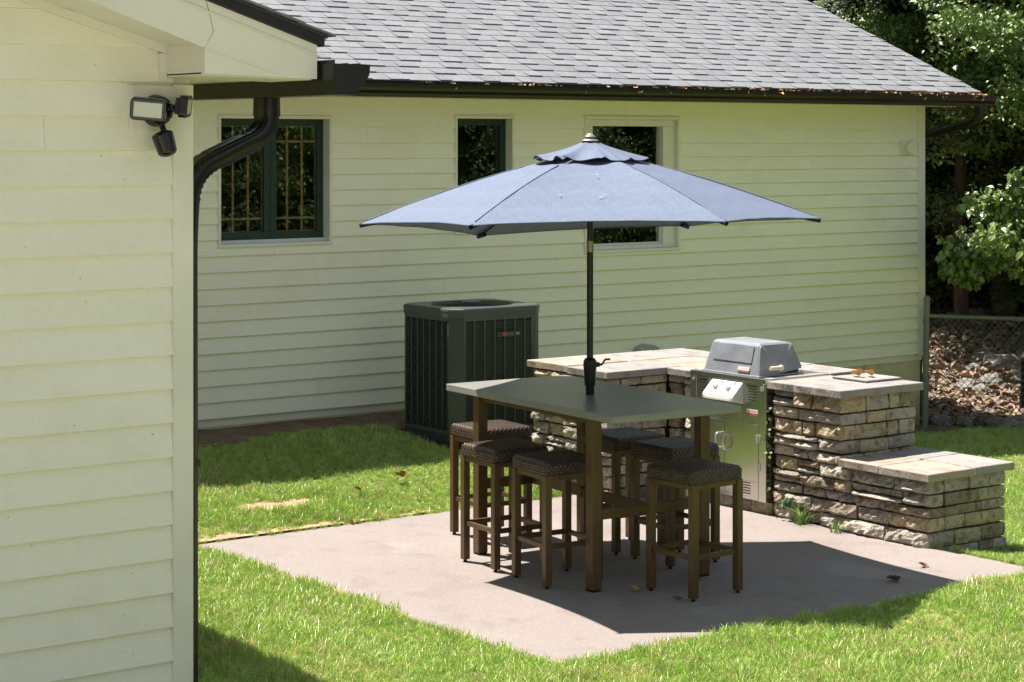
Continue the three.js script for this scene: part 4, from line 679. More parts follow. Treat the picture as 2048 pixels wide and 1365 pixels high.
// ---------------------------------------------------------------- parasol
{
  const t = thing('parasol', 'denim blue hexagonal parasol with black pole standing through the bar table', 'parasol', [0, 0, 0]);
  const Rr = 1.375, rx = 0.802, rz = 0.597;
  // rib ends, leftmost first, going round by the near side; heights follow the slight backward lean
  const ends = [[-1, 0, 2.045], [-0.5, 0.866, 2.085], [0.5, 0.866, 2.105], [1, 0, 2.075], [0.5, -0.866, 1.985], [-0.5, -0.866, 1.922]].map(([a, b, y]) => V((a * rx - b * 0.597) * Rr, y, (a * rz + b * 0.802) * Rr));
  const hub = V(0, 2.475, 0);
  const onRib = (k, v) => { const e = ends[k]; const r0 = 0.05, f = lerp(r0, 1, v); return V(e.x * f, lerp(hub.y + 0.012, e.y, f) + 0.035 * Math.sin(Math.PI * Math.min(1, f)) * 0.9, e.z * f); };
  for (let k = 0; k < 6; k++) {
    const pos = [], idx = [], uv = [], U = 14, Vn = 18; const a = k, b = (k + 1) % 6;
    for (let j = 0; j <= Vn; j++) for (let i = 0; i <= U; i++) {
      const u = i / U, v = j / Vn, p = onRib(a, v).lerp(onRib(b, v), u), sag = 4 * u * (1 - u);
      const inward = 0.035 * sag * v * v; p.x *= 1 - inward; p.z *= 1 - inward; p.y += -0.018 * sag * Math.sin(Math.PI * v) + 0.012 * sag * v * v * v + 0.004 * n3(p.x * 4, 1, p.z * 4) + 0.0015 * n3(p.x * 14, 6, p.z * 14) * v;
      pos.push(p.x, p.y, p.z); uv.push((u - 0.5) * v * Rr, v * Rr);
    }
    for (let j = 0; j < Vn; j++) for (let i = 0; i < U; i++) { const q = j * (U + 1) + i; idx.push(q, q + U + 1, q + 1, q + 1, q + U + 1, q + U + 2); }
    const g = new THREE.BufferGeometry(); g.setAttribute('position', new THREE.Float32BufferAttribute(pos, 3)); g.setAttribute('uv', new THREE.Float32BufferAttribute(uv, 2)); g.setIndex(idx); g.computeVertexNormals();
    const pan = mk('canopy_panel', g, M.fabric, t, true);
    const hem = []; for (let i = 0; i <= U; i++) { const q = (Vn * (U + 1) + i) * 3; hem.push(V(pos[q], pos[q + 1] - 0.004, pos[q + 2])); }
    mk('hem', tube(hem, 0.0035, 5, 28), M.fabric, pan);
    mk('seam', tube([0.25, 0.45, 0.65, 0.82, 0.97].map(v => onRib(a, v).add(V(0, 0.0015, 0))), 0.0035, 5, 20), M.fabric, pan);
    // rib, strut and tip pocket
    const tip = onRib(a, 1), mid = onRib(a, 0.52), rib = mk('rib', [rod(V(tip.x * 0.04, hub.y - 0.01, tip.z * 0.04), tip.clone().setY(tip.y - 0.018), 0.009, 0.008, 6)], M.black, t);
    mk('strut', rod(V(mid.x * 0.06, 2.08, mid.z * 0.06), mid.clone().setY(mid.y - 0.03), 0.007, 0.007, 6), M.black, rib);
    const d = tip.clone().setY(0).normalize(), n = V(-d.z, 0, d.x), c0 = tip.clone().addScaledVector(d, -0.085), pk = [];
    mk('tip_pocket', tube([c0.clone().setY(tip.y + 0.005), tip.clone().addScaledVector(d, -0.03).setY(tip.y - 0.006), tip.clone().addScaledVector(d, 0.006).setY(tip.y - 0.013)], 0.014, 8, 10), M.hem, rib);
  }
  // wind vent with its loose ruffled edge
  for (let k = 0; k < 6; k++) {
    const pos = [], idx = [], uv = [], U = 18, Vn = 8, b = (k + 1) % 6;
    for (let j = 0; j <= Vn; j++) for (let i = 0; i <= U; i++) {
      const u = i / U, v = j / Vn, f = lerp(0.03, 0.245, v), p = V(ends[k].x, 0, ends[k].z).lerp(V(ends[b].x, 0, ends[b].z), u).multiplyScalar(f);
      const ruff = v * v * (0.007 * Math.sin(u * Math.PI * 2 * 1.5 + k * 2.1) + 0.013 * Math.max(0, Math.sin(u * Math.PI * 3 + k * 1.7)) * (u < 0.35 || u > 0.7 ? 1.2 : 0.2));
      const lean = 0.03 * f * ((ends[k].y + ends[b].y) / 2 - 2.04) * 8;
      p.y = lerp(2.535, 2.428, v ** 0.9) + ruff + lean; const flare = 1 + 0.05 * v * v * Math.sin(u * 9 + k * 3); pos.push(p.x * flare, p.y, p.z * flare); uv.push(u * 0.35 * v, v * 0.33);
    }
    for (let j = 0; j < Vn; j++) for (let i = 0; i < U; i++) { const q = j * (U + 1) + i; idx.push(q, q + U + 1, q + 1, q + 1, q + U + 1, q + U + 2); }
    const g = new THREE.BufferGeometry(); g.setAttribute('position', new THREE.Float32BufferAttribute(pos, 3)); g.setAttribute('uv', new THREE.Float32BufferAttribute(uv, 2)); g.setIndex(idx); g.computeVertexNormals();
    const v = mk('vent_panel', g, M.fabric, t, true); const hem = []; for (let i = 0; i <= U; i++) { const q = (Vn * (U + 1) + i) * 3; hem.push(V(pos[q], pos[q + 1] - 0.002, pos[q + 2])); } mk('hem', tube(hem, 0.003, 5, 36), M.hem, v);
  }
  const lat = new THREE.LatheGeometry([[0.0, 2.585], [0.016, 2.583], [0.02, 2.576], [0.032, 2.566], [0.034, 2.561], [0.026, 2.559], [0.026, 2.553], [0.05, 2.543], [0.054, 2.537], [0.03, 2.533], [0.0, 2.533]].map(p => new THREE.Vector2(...p)), 32);
  mk('finial', lat, std({ color: '#8e8a82', roughness: 0.5, metalness: 0.2 }), t);
  mk('lower_pole', [new THREE.CylinderGeometry(0.0195, 0.0195, 1.875, 20).translate(0, 0.9375, 0)], M.pole, t);
  mk('upper_pole', [new THREE.CylinderGeometry(0.018, 0.018, 0.60, 20).translate(0, 2.235, 0)], M.pole, t);
  const tj = mk('tilt_joint', [new THREE.CylinderGeometry(0.0215, 0.0215, 0.066, 24).translate(0, 1.907, 0)], std({ color: '#9a8f74', roughness: 0.35, metalness: 0.8 }), t);
  mk('rivet', [new THREE.SphereGeometry(0.004, 8, 6).translate(-0.01, 1.925, 0.0195), new THREE.SphereGeometry(0.004, 8, 6).translate(-0.01, 1.892, 0.0195)], M.steelDull, tj);
  mk('runner_hub', new THREE.CylinderGeometry(0.035, 0.035, 0.05, 16).translate(0, 2.08, 0), M.black, t); mk('crown_hub', new THREE.CylinderGeometry(0.045, 0.045, 0.05, 16).translate(0, 2.47, 0), M.black, t);
  const cr = mk('crank_housing', new THREE.LatheGeometry([[0.0195, 1.02], [0.026, 1.022], [0.026, 1.072], [0.033, 1.078], [0.037, 1.15], [0.041, 1.20], [0.039, 1.222], [0.03, 1.236], [0.0195, 1.24]].map(p => new THREE.Vector2(...p)), 32), std({ color: '#12110f', roughness: 0.45 }), t);
  const hx = 0.802, hz = 0.597; mk('crank_handle', [rod([hx * 0.035, 1.20, hz * 0.035], [hx * 0.058, 1.20, hz * 0.058], 0.016, 0.014, 14), tube([[hx * 0.055, 1.198, hz * 0.055], [hx * 0.07, 1.20, hz * 0.07], [hx * 0.09, 1.228, hz * 0.09], [hx * 0.1, 1.231, hz * 0.1], [hx * 0.122, 1.231, hz * 0.122]], 0.006, 8, 20)], M.black, cr);
  // pale seed husks lying on the cloth
  [[1, 0.28, 0.68], [1, 0.52, 0.72], [1, 0.555, 0.7], [1, 0.55, 0.42]].forEach(([k, u, v], i) => {
    const p = onRib(k, v).lerp(onRib((k + 1) % 6, v), u); const g = new THREE.TorusGeometry(0.013, 0.0028, 5, 10, 2.0).scale(1, 1, 0.5).rotateX(Math.PI / 2).rotateY(i * 1.3);
    const m = mk('seed_husk', g, M.husk); m.position.set(p.x * 0.995, p.y + 0.004, p.z * 0.995); m.rotation.x = 0.25; tag(m, ['pale seed husk on the front canopy panel, lower left', 'pale seed husk on the front canopy panel, lower middle', 'pale seed husk beside the lower middle one on the front canopy', 'pale seed husk on the front canopy near the vent', 'pale seed husk on the right canopy panel near its seam', 'pale seed husk at the front canopy hem', 'pale seed husk low on the right canopy panel'][i], 'seed husk', 'pale seed husks on the parasol');
  });
}

// ---------------------------------------------------------------- chain-link fence
const FE = [0.802, 0.597], F0 = [8.02, -4.53];
{
  const at = (s) => [F0[0] + FE[0] * s, F0[1] + FE[1] * s], gy = s => { const [x, z] = at(s); return ground(x, z) - 0.0; }, topY = s => 0.765 - 0.03 * s;
  const t = thing('chain_link_fence', 'weathered chain-link fence with green-grey rail right of the house corner', 'fence', [F0[0], gy(0), F0[1]]);
  const Y0 = gy(0), L = 6.4, T = (s, y, o = 0) => V(FE[0] * s - FE[1] * o, y - Y0, FE[1] * s + FE[0] * o);
  for (const [s, r, h] of [[0, 0.032, 0.93], [3.05, 0.026, 0.78], [L, 0.03, 0.85]]) { const p = mk('post', rod(T(s, gy(s) - 0.3, s ? 0 : 0), T(s, h - 0.02 * s, s ? 0 : 0.0).add(V(0.02, 0, 0.015).multiplyScalar(s ? 0 : 1)), r, r, 16), M.fence, t); mk('cap', new THREE.SphereGeometry(r * 1.15, 14, 10).scale(1, 1.2, 1).translate(...T(s, h - 0.02 * s).add(V(0.02, 0, 0.015).multiplyScalar(s ? 0 : 1)).toArray()), M.fence, p); if (!s) mk('band', [0.1, 0.42, 0.7].map(y => rod(T(0, y).add(V(0.015, 0, 0.01)), T(0, y + 0.025).add(V(0.015, 0, 0.01)), r + 0.004, r + 0.004, 16)), M.fence, p); }
  mk('top_rail', rod(T(0.03, topY(0)), T(L, topY(L)), 0.021, 0.021, 12), M.fence, t);
  const w = [], stp = 0.062; const lo = -0.02, hi = 1.155;
  for (const dir of [1, -1]) for (let c = -1.3; c < L + 1.3; c += stp) {
    let s0 = c, s1 = c + dir * (hi - lo) * 0.86, h0 = 0, h1 = 1; const cl = (s) => clamp(s, 0.04, L);
    const f = s => (s - s0) / (s1 - s0); const a = cl(s0), b = cl(s1); h0 = f(a); h1 = f(b); if (Math.abs(h1 - h0) < 0.03 || h0 < -0.01 || h1 < -0.01) continue;
    const Y = (s, h) => lerp(gy(s) + 0.02, topY(s) + 0.015, h); w.push(rod(T(a, Y(a, h0), dir * 0.0015), T(b, Y(b, h1), dir * 0.0015), 0.003, 0.003, 3, true));
  }
  mk('chain_link_mesh', w, M.wire, t).userData.kind = 'stuff';
}

// ---------------------------------------------------------------- leaves and trees
function leafBlade(len, wid, fold) {           // a pointed oval leaf folded along its rib, in x (across) and z (along)
  const p = [[0, 0, 0], [-wid, fold, len * 0.32], [0, 0, len * 0.36], [wid, fold, len * 0.32], [-wid * 0.82, fold, len * 0.66], [0, -0.04 * len, len * 0.7], [wid * 0.82, fold, len * 0.66], [0, -0.1 * len, len]];
  const f = [[0, 1, 2], [0, 2, 3], [1, 4, 5], [1, 5, 2], [2, 5, 6], [2, 6, 3], [4, 7, 5], [5, 7, 6]], pos = [];
  for (const t of f) for (const k of t) pos.push(...p[k]);
  const g = new THREE.BufferGeometry(); g.setAttribute('position', new THREE.Float32BufferAttribute(pos, 3)); g.computeVertexNormals(); return g;
}
function sprig(n, rad, size, seed) {            // one spray of leaves on a short twig
  const r = rngOf(seed), l = [];
  for (let k = 0; k < n; k++) { const s = size * (0.7 + r() * 0.6), g = leafBlade(s, s * 0.33, s * 0.1); g.rotateX(0.2 + r() * 1.0); g.rotateZ((r() - 0.5) * 1.2); g.rotateY(r() * 6.283); const a = r() * 6.283, q = rad * Math.sqrt(r()); g.translate(q * Math.cos(a), (r() - 0.5) * rad * 0.8, q * Math.sin(a)); l.push(g); }
  return mergeGeometries(l);
}
function bough(len, seed) {                     // flat spray of a spruce: drooping side twigs with short needles
  const r = rngOf(seed), pos = [];
  const tri = (a, b, c) => pos.push(...a, ...b, ...c);
  for (let k = 0; k < 15; k++) for (const s of [-1, 1]) {
    const t = k / 15, bx = 0, bz = t * len, l = (1 - t * 0.75) * len * 0.5, dx = s * 0.75, dz = 0.65, droop = 0.25 + r() * 0.3;
    for (let m = 0; m < 8; m++) { const u = (m + r() * 0.6) / 8, x = bx + dx * l * u, z = bz + dz * l * u, y = -droop * l * u * u - 0.12 * len * t * t; for (let q = 0; q < 3; q++) { const a = r() * 6.283, w = 0.011, n = 0.045 + r() * 0.02; tri([x - w * dz, y, z + w * dx], [x + w * dz, y, z - w * dx], [x + Math.cos(a) * n * 0.8, y - 0.25 * n + Math.sin(a) * n * 0.4, z + n * 0.9 * Math.sin(a)]); } }
  }
  const g = new THREE.BufferGeometry(); g.setAttribute('position', new THREE.Float32BufferAttribute(pos, 3)); g.computeVertexNormals(); return g;
}
const SPRIG = [sprig(26, 0.19, 0.062, 1), sprig(30, 0.27, 0.078, 2), sprig(9, 0.09, 0.075, 3)], BOUGH = bough(0.55, 4);
const LM = { maple: leafMat(0.15, 0.25, 0.05, 0.42), dark: leafMat(0.09, 0.16, 0.04, 0.35), pale: leafMat(0.2, 0.29, 0.09, 0.35), needle: leafMat(0.06, 0.1, 0.04, 0.12) };
LM.pale.roughness = 0.28; LM.maple.roughness = 0.42;
function instanced(name, geo, mat, list, parent, seed, vary = 0.3) {
  const im = new THREE.InstancedMesh(geo, mat, list.length), m = new THREE.Matrix4(), c = new THREE.Color(), r = rngOf(seed);
  list.forEach((it, i) => { m.compose(it.p, it.q, V(it.s, it.s, it.s)); im.setMatrixAt(i, m); const k = 1 - vary + 2 * vary * r(), y = 1 + (r() - 0.4) * vary * 0.8; c.setRGB(k * y, k, k * (0.8 + 0.4 * r())); im.setColorAt(i, c); });
  im.castShadow = im.receiveShadow = true; im.name = name; if (parent) parent.add(im); else scene.add(im); return im;
}
const randQ = (r, tilt = 1) => new THREE.Quaternion().setFromEuler(new THREE.Euler((r() - 0.5) * tilt * 2, r() * 6.283, (r() - 0.5) * tilt * 2, 'YXZ'));
// broadleaf tree: trunk, limbs that fork, and sprigs gathered round the limb ends
function broadleaf(label, x, z, o, group) {
  const y = ground(x, z) - 0.05, t = thing(o.name ?? 'broadleaf_tree', label, o.cat ?? 'tree', [x, y, z], 0, group), r = rngOf(o.seed), H = o.h, wood = [], tips = [];
  const lean = (o.lean ?? [0, 0]);
  const trunkPts = []; for (let k = 0; k <= 6; k++) { const f = k / 6; trunkPts.push(V(lean[0] * f * f * H + (r() - 0.5) * 0.08 * H * 0.12 * k, f * H * 0.85, lean[1] * f * f * H + (r() - 0.5) * 0.08 * H * 0.12 * k)); }
  for (let k = 0; k < 6; k++) wood.push(rod(trunkPts[k], trunkPts[k + 1], lerp(o.r, o.r * 0.2, k / 6), lerp(o.r, o.r * 0.2, (k + 1) / 6), 10, true));
  const at = f => { const q = clamp(f * 6, 0, 5.999), i = Math.floor(q); return trunkPts[i].clone().lerp(trunkPts[i + 1], q - i); };
  for (let k = 0; k < o.limbs; k++) {
    const f = lerp(o.low, 0.98, (k + r() * 0.7) / o.limbs), b = at(f), a = r() * 6.283, L = o.spread * (1 - 0.55 * Math.max(0, f - 0.45)) * (0.6 + 0.5 * r()), e = b.clone().add(V(Math.cos(a) * L, L * (0.12 + 0.4 * r()) - (o.droop ?? 0) * L, Math.sin(a) * L)), m = b.clone().lerp(e, 0.5).add(V(0, L * 0.09, 0));
    const rr = lerp(o.r * 0.3, o.r * 0.1, f); wood.push(rod(b, m, rr, rr * 0.65, 6, true), rod(m, e, rr * 0.65, rr * 0.2, 5, true));
    for (let q = 0; q < 5; q++) { const s = lerp(0.35, 1, q / 4), c = s < 0.5 ? b.clone().lerp(m, s * 2) : m.clone().lerp(e, s * 2 - 1); const a2 = r() * 6.283, l2 = L * 0.34 * (0.5 + r()), e2 = c.clone().add(V(Math.cos(a2) * l2, l2 * (r() - 0.35), Math.sin(a2) * l2)); wood.push(rod(c, e2, rr * 0.25, 0.005, 4, true)); tips.push([c, e2]); }
  }
  mk('trunk', wood, M.bark, t);
  const list = []; for (let k = 0; k < o.n; k++) { const [c, e] = tips[Math.floor(r() * tips.length)], f = 0.2 + 0.85 * r(), p = c.clone().lerp(e, f), j = o.fluff; p.add(V((r() + r() - 1) * j, (r() + r() - 1) * j * 0.7, (r() + r() - 1) * j)); if (p.y + y < ground(x + p.x, z + p.z) + 0.15) continue; list.push({ p, q: randQ(r, 0.6), s: 0.7 + 0.6 * r() }); }
  instanced('crown', SPRIG[o.sprig ?? 1], o.mat ?? LM.maple, list, t, o.seed + 5, 0.35).userData.kind = 'stuff';
  return t;
}
function spruce(label, x, z, o, group) {
  const y = ground(x, z) - 0.05, t = thing('spruce_tree', label, 'tree', [x, y, z], 0, group), r = rngOf(o.seed);
  const wood = [rod(V(0, 0, 0), V(0, o.h, 0), o.r, 0.03, 12, true)], list = [];
  for (let k = 0; k < o.n; k++) {
    const f = Math.pow(r(), 1.15), h = lerp(o.low, 0.99, f) * o.h, a = r() * 6.283, L = o.spread * (1 - f * 0.85) * (0.75 + 0.35 * r());
    if (k % 4 === 0) wood.push(rod(V(0, h, 0), V(Math.cos(a) * L, h - 0.28 * L, Math.sin(a) * L), 0.022, 0.006, 5, true));
    for (let q = 0; q < 6; q++) { const s = 0.25 + 0.75 * (q + r()) / 6, p = V(Math.cos(a) * L * s, h - 0.28 * L * s * s, Math.sin(a) * L * s); const qq = new THREE.Quaternion().setFromEuler(new THREE.Euler(0.35 + 0.4 * r(), Math.PI / 2 - a + (r() - 0.5) * 1.6, (r() - 0.5) * 0.6, 'YXZ')); list.push({ p, q: qq, s: 0.7 + 0.7 * r() }); }
  }
  mk('trunk', wood, M.bark, t); instanced('crown', BOUGH, LM.needle, list, t, o.seed + 3, 0.4).userData.kind = 'stuff'; return t;
}
const wg = 'trees in the wood behind the house';
const P2 = (px, d) => { const R = (px - 1024) * d / 4030 - 0.4698, Fd = d - 12.06; return [R * 0.802 + Fd * 0.597, R * 0.597 - Fd * 0.802]; };   // bearing and distance from the viewpoint, to world
{
  const B = (label, px, d, o) => broadleaf(label, ...P2(px, d), o, wg), S = (label, px, d, o) => spruce(label, ...P2(px, d), o, wg);
  B('tall tree with thick bare trunk rising behind the roof edge', 1787, 30, { h: 15, r: 0.19, limbs: 16, low: 0.3, spread: 3.4, n: 2600, fluff: 0.5, seed: 31, mat: LM.dark });
  B('slim leaning tree just right of the thick bare trunk', 1828, 33, { h: 14, r: 0.13, limbs: 14, low: 0.28, spread: 3, n: 2400, fluff: 0.5, seed: 32 });
  B('bright leafy tree with pale leaves at the right edge above the fence', 2112, 19.8, { h: 3.2, r: 0.05, limbs: 22, low: 0.6, spread: 1.15, droop: 0.22, n: 1500, fluff: 0.17, seed: 33, mat: LM.pale, sprig: 2 });
  B('mid green tree with sunlit leaf sprays beside the gutter end', 1925, 26, { h: 9, r: 0.1, limbs: 22, low: 0.3, spread: 1.8, n: 2300, fluff: 0.4, seed: 34, sprig: 0, mat: LM.maple });
  B('reddish trunked tree standing in the shade at the right', 2003, 26.5, { h: 11, r: 0.14, limbs: 18, low: 0.18, spread: 2.6, n: 3200, fluff: 0.45, seed: 35, mat: LM.dark });
  B('light green tree filling the top right corner', 2120, 24, { h: 8.5, r: 0.11, limbs: 22, low: 0.3, spread: 2.2, n: 3000, fluff: 0.4, seed: 36, sprig: 0, mat: LM.maple });
  S('dark spruce with drooping boughs right of the roof edge', 1880, 28.5, { h: 13, r: 0.16, low: 0.06, spread: 2.3, n: 420, seed: 41 });
  S('dark spruce deep in the wood behind the fence', 1975, 32, { h: 15, r: 0.18, low: 0.05, spread: 2.7, n: 460, seed: 42 });
  S('dark spruce hidden mostly behind the top right leaves', 2080, 30, { h: 14, r: 0.17, low: 0.05, spread: 2.6, n: 420, seed: 43 });
  S('dark spruce showing above the roof slope', 1700, 31, { h: 14, r: 0.16, low: 0.1, spread: 2.6, n: 420, seed: 44 });
  let k = 0; for (const [px, d] of [[1640, 36], [1740, 38], [1850, 37], [1930, 40], [2020, 38], [2110, 36], [2200, 33], [2230, 27], [1560, 37]]) B(['tree far back in the wood, leftmost above the roof', 'tree far back behind the thick bare trunk', 'tree far back behind the roof corner', 'tree farthest back in the wood', 'tree far back behind the reddish trunk', 'tree far back at the right edge', 'tree far back just beyond the right edge', 'tree close beyond the right edge', 'tree far back hidden by the roof ridge'][k], px, d, { h: 13, r: 0.15, limbs: 22, low: 0.08, spread: 3.2, n: 2300, fluff: 0.9, seed: 60 + k++, mat: k % 2 ? LM.dark : LM.maple });
  k = 0; for (const [px, d, h] of [[1885, 27.5, 2.6], [1950, 30, 3], [2030, 29, 3], [2100, 27, 2.6], [1860, 31, 3], [1990, 34, 3.4], [2070, 34, 3.6]]) B(['low dark shrub beside the house corner', 'low dark shrub in the middle of the wood edge', 'low dark shrub below the reddish trunk', 'low dark shrub at the right end of the fence', 'low dark shrub behind the house corner', 'tall shrub in the deep shade', 'tall shrub deep in the wood at the right'][k], px, d, { name: 'shrub', cat: 'shrub', h, r: 0.03, limbs: 20, low: 0.08, spread: 1.5, n: 1500, fluff: 0.35, seed: 80 + k++, mat: LM.dark, sprig: 0 });
  k = 0; for (const [x, z, h] of [[9.6, 11.6, 3.6], [11.4, 14.2, 4.2], [10.4, 16.4, 4.4], [13.2, 8.4, 3.4], [15.2, 8.0, 3.6], [14.4, 11.8, 4.2], [17.5, 11, 4.4], [12.4, 18, 4.6]]) broadleaf(['leafy shrub across the yard, nearest the patio corner', 'leafy shrub across the yard under the second tree', 'leafy shrub across the yard, left of the row', 'leafy shrub across the yard, nearest the fence', 'leafy shrub across the yard beside the fence line', 'leafy shrub in the middle of the row across the yard', 'leafy shrub at the right of the row across the yard', 'leafy shrub at the back of the row across the yard'][k], x, z, { name: 'shrub', cat: 'shrub', h, r: 0.04, limbs: 26, low: 0.05, spread: 1.7, n: 1900, fluff: 0.35, seed: 130 + k++, mat: k % 2 ? LM.maple : LM.dark, sprig: 1 }, 'shrubs across the yard mirrored in the windows');
  // trees across the yard, out of the picture to the right; the window panes mirror them
  const mir = 'trees across the yard mirrored in the windows'; k = 0;
  for (const [x, z, h] of [[7.5, 12, 6], [11, 15.5, 8], [13, 10.5, 7], [17, 14, 9], [16.5, 8.5, 7], [21, 18, 10], [22, 10, 10], [8, 18, 9], [27, 15, 11], [13, 21, 10]]) broadleaf(['small tree across the yard nearest the patio', 'tree across the yard behind the nearest one', 'tree across the yard right of the nearest', 'broad tree across the yard, second row', 'tree across the yard level with the fence', 'tall tree across the yard, back row', 'tall tree beyond the fence line across the yard', 'tree across the yard behind the lawn', 'tallest tree across the yard', 'tall tree across the yard in the back left'][k], x, z, { h, r: 0.1 + h * 0.006, limbs: 24, low: 0.08, spread: h * 0.3, n: 2300, fluff: 0.4, seed: 100 + k++, mat: k % 3 ? LM.dark : LM.maple, sprig: 1 }, mir);
}

// ---------------------------------------------------------------- rocks, stump and litter beyond the fence
{
  const r = rngOf(9);
  const rocks = [[1935, 22.6, 0.30, 'grey rock'], [1962, 22.4, 0.24, 'flat pale rock'], [1984, 22.9, 0.28, 'angular grey rock'], [1948, 23.6, 0.22, 'small pale rock'], [1998, 23.8, 0.32, 'broad sunlit rock'], [2016, 24.2, 0.26, 'sunlit rock'], [1972, 24.3, 0.26, 'whitish rock'], [2034, 23.3, 0.2, 'small rock'], [1908, 26.5, 0.34, 'dark rock'], [1956, 27, 0.36, 'long dark rock'], [2004, 20.6, 0.26, 'shaded boulder'], [2032, 20.5, 0.34, 'large shaded boulder'], [1932, 20.75, 0.2, 'small shaded rock'], [1885, 20.8, 0.22, 'low shaded rock'], [2060, 20.4, 0.3, 'grey boulder'], [1866, 21.2, 0.18, 'small dark rock']];
  const where = ['among the litter, leftmost of the pile', 'at the front of the rock pile beyond the fence', 'right of the pile\'s front', 'at the top of the pile, left', 'at the top of the pile, middle', 'on the sunny bank, right', 'in the middle of the sunny bank', 'by the black stump', 'in the deep shade near the house', 'in the deep shade under the trees', 'at the fence foot near the right edge', 'at the fence foot, rightmost in view', 'at the fence foot, middle', 'at the fence foot near the stone bar', 'at the fence foot just past the right edge', 'at the fence foot beside the house'];
  rocks.forEach(([px, d, s, what], i) => {
    const [x, z] = P2(px, d), g0 = new THREE.IcosahedronGeometry(s * 0.5, 3), p = g0.attributes.position, a = r() * 50, sy = 0.5 + r() * 0.25;
    for (let k = 0; k < p.count; k++) { const v = V().fromBufferAttribute(p, k), n = v.clone().normalize(), q = 1 + 0.28 * n3(n.x * 1.6 + a, n.y * 1.6, n.z * 1.6) + 0.12 * n3(n.x * 4 + a, n.y * 4, n.z * 4); v.set(n.x * 1.25, n.y * sy, n.z * 0.9).multiplyScalar(s * 0.5 * q); p.setXYZ(k, v.x, v.y, v.z); }
    g0.computeVertexNormals(); const m = mk('rock', g0, M.rock[i % 2]); m.position.set(x, ground(x, z) + s * 0.12, z); m.rotation.y = r() * 6; tag(m, `${what} ${where[i]}`, 'rock', 'rocks at the fence and on the bank');
  });
  const [sx, sz] = P2(2052, 21.6), t = thing('tree_stump', 'black broken stump with a short side branch at the right edge beyond the fence', 'stump', [sx, ground(sx, sz) - 0.05, sz]);
  mk('trunk', [rod([0, 0, 0], [0.01, 0.3, 0], 0.075, 0.06, 10), rod([0.01, 0.3, 0], [-0.02, 0.62, 0.0], 0.06, 0.045, 10), rod([-0.02, 0.62, 0], [0.03, 0.74, 0.01], 0.045, 0.02, 10)], M.black, t);
  mk('branch', tube([[0, 0.38, 0], [-0.08, 0.375, -0.06], [-0.15, 0.385, -0.11], [-0.19, 0.40, -0.14]], 0.024, 8, 12), M.black, t);
  // fallen leaves on the woodland floor
  const curl = leafBlade(0.09, 0.034, 0.018), list = [], shade = new THREE.MeshStandardMaterial({ color: col(0.28, 0.21, 0.15), roughness: 0.85, side: THREE.DoubleSide });
  for (let k = 0; k < 16000; k++) { const px = 1600 + 640 * r(), d = 20.8 + 15 * Math.pow(r(), 1.6), [x, z] = P2(px, d); if (z > -4.4 && x < 7.9) continue; if (x < 8.2 && z < -4.6) continue; list.push({ p: V(x, ground(x, z) + 0.005 + 0.03 * r(), z), q: randQ(r, 0.5), s: 0.7 + 0.9 * r() }); }
  const im = instanced('fallen_leaves', curl, shade, list, null, 19, 0.4); im.userData = { kind: 'stuff', label: 'brown fallen leaves covering the woodland floor beyond the fence', category: 'leaf litter' };
  // litter lying in the back gutter
  const gl = []; for (let k = 0; k < 900; k++) { const x = 8.45 - 6.8 * Math.pow(r(), 1.7), heap = 0.55 + 0.45 * n3(x * 2.3, 1, 0); if (r() > heap) continue; gl.push({ p: V(x, 2.985 + 0.03 * r() * heap, -4.215 + 0.1 * r()), q: randQ(r, 0.9), s: 0.35 + 0.4 * r() }); }
  const gm = instanced('gutter_litter', curl, new THREE.MeshStandardMaterial({ color: col(0.5, 0.33, 0.2), roughness: 0.85, side: THREE.DoubleSide }), gl, null, 23, 0.4); gm.userData = { kind: 'stuff', label: 'dry brown leaf litter heaped in the house gutter', category: 'leaf litter' };
}

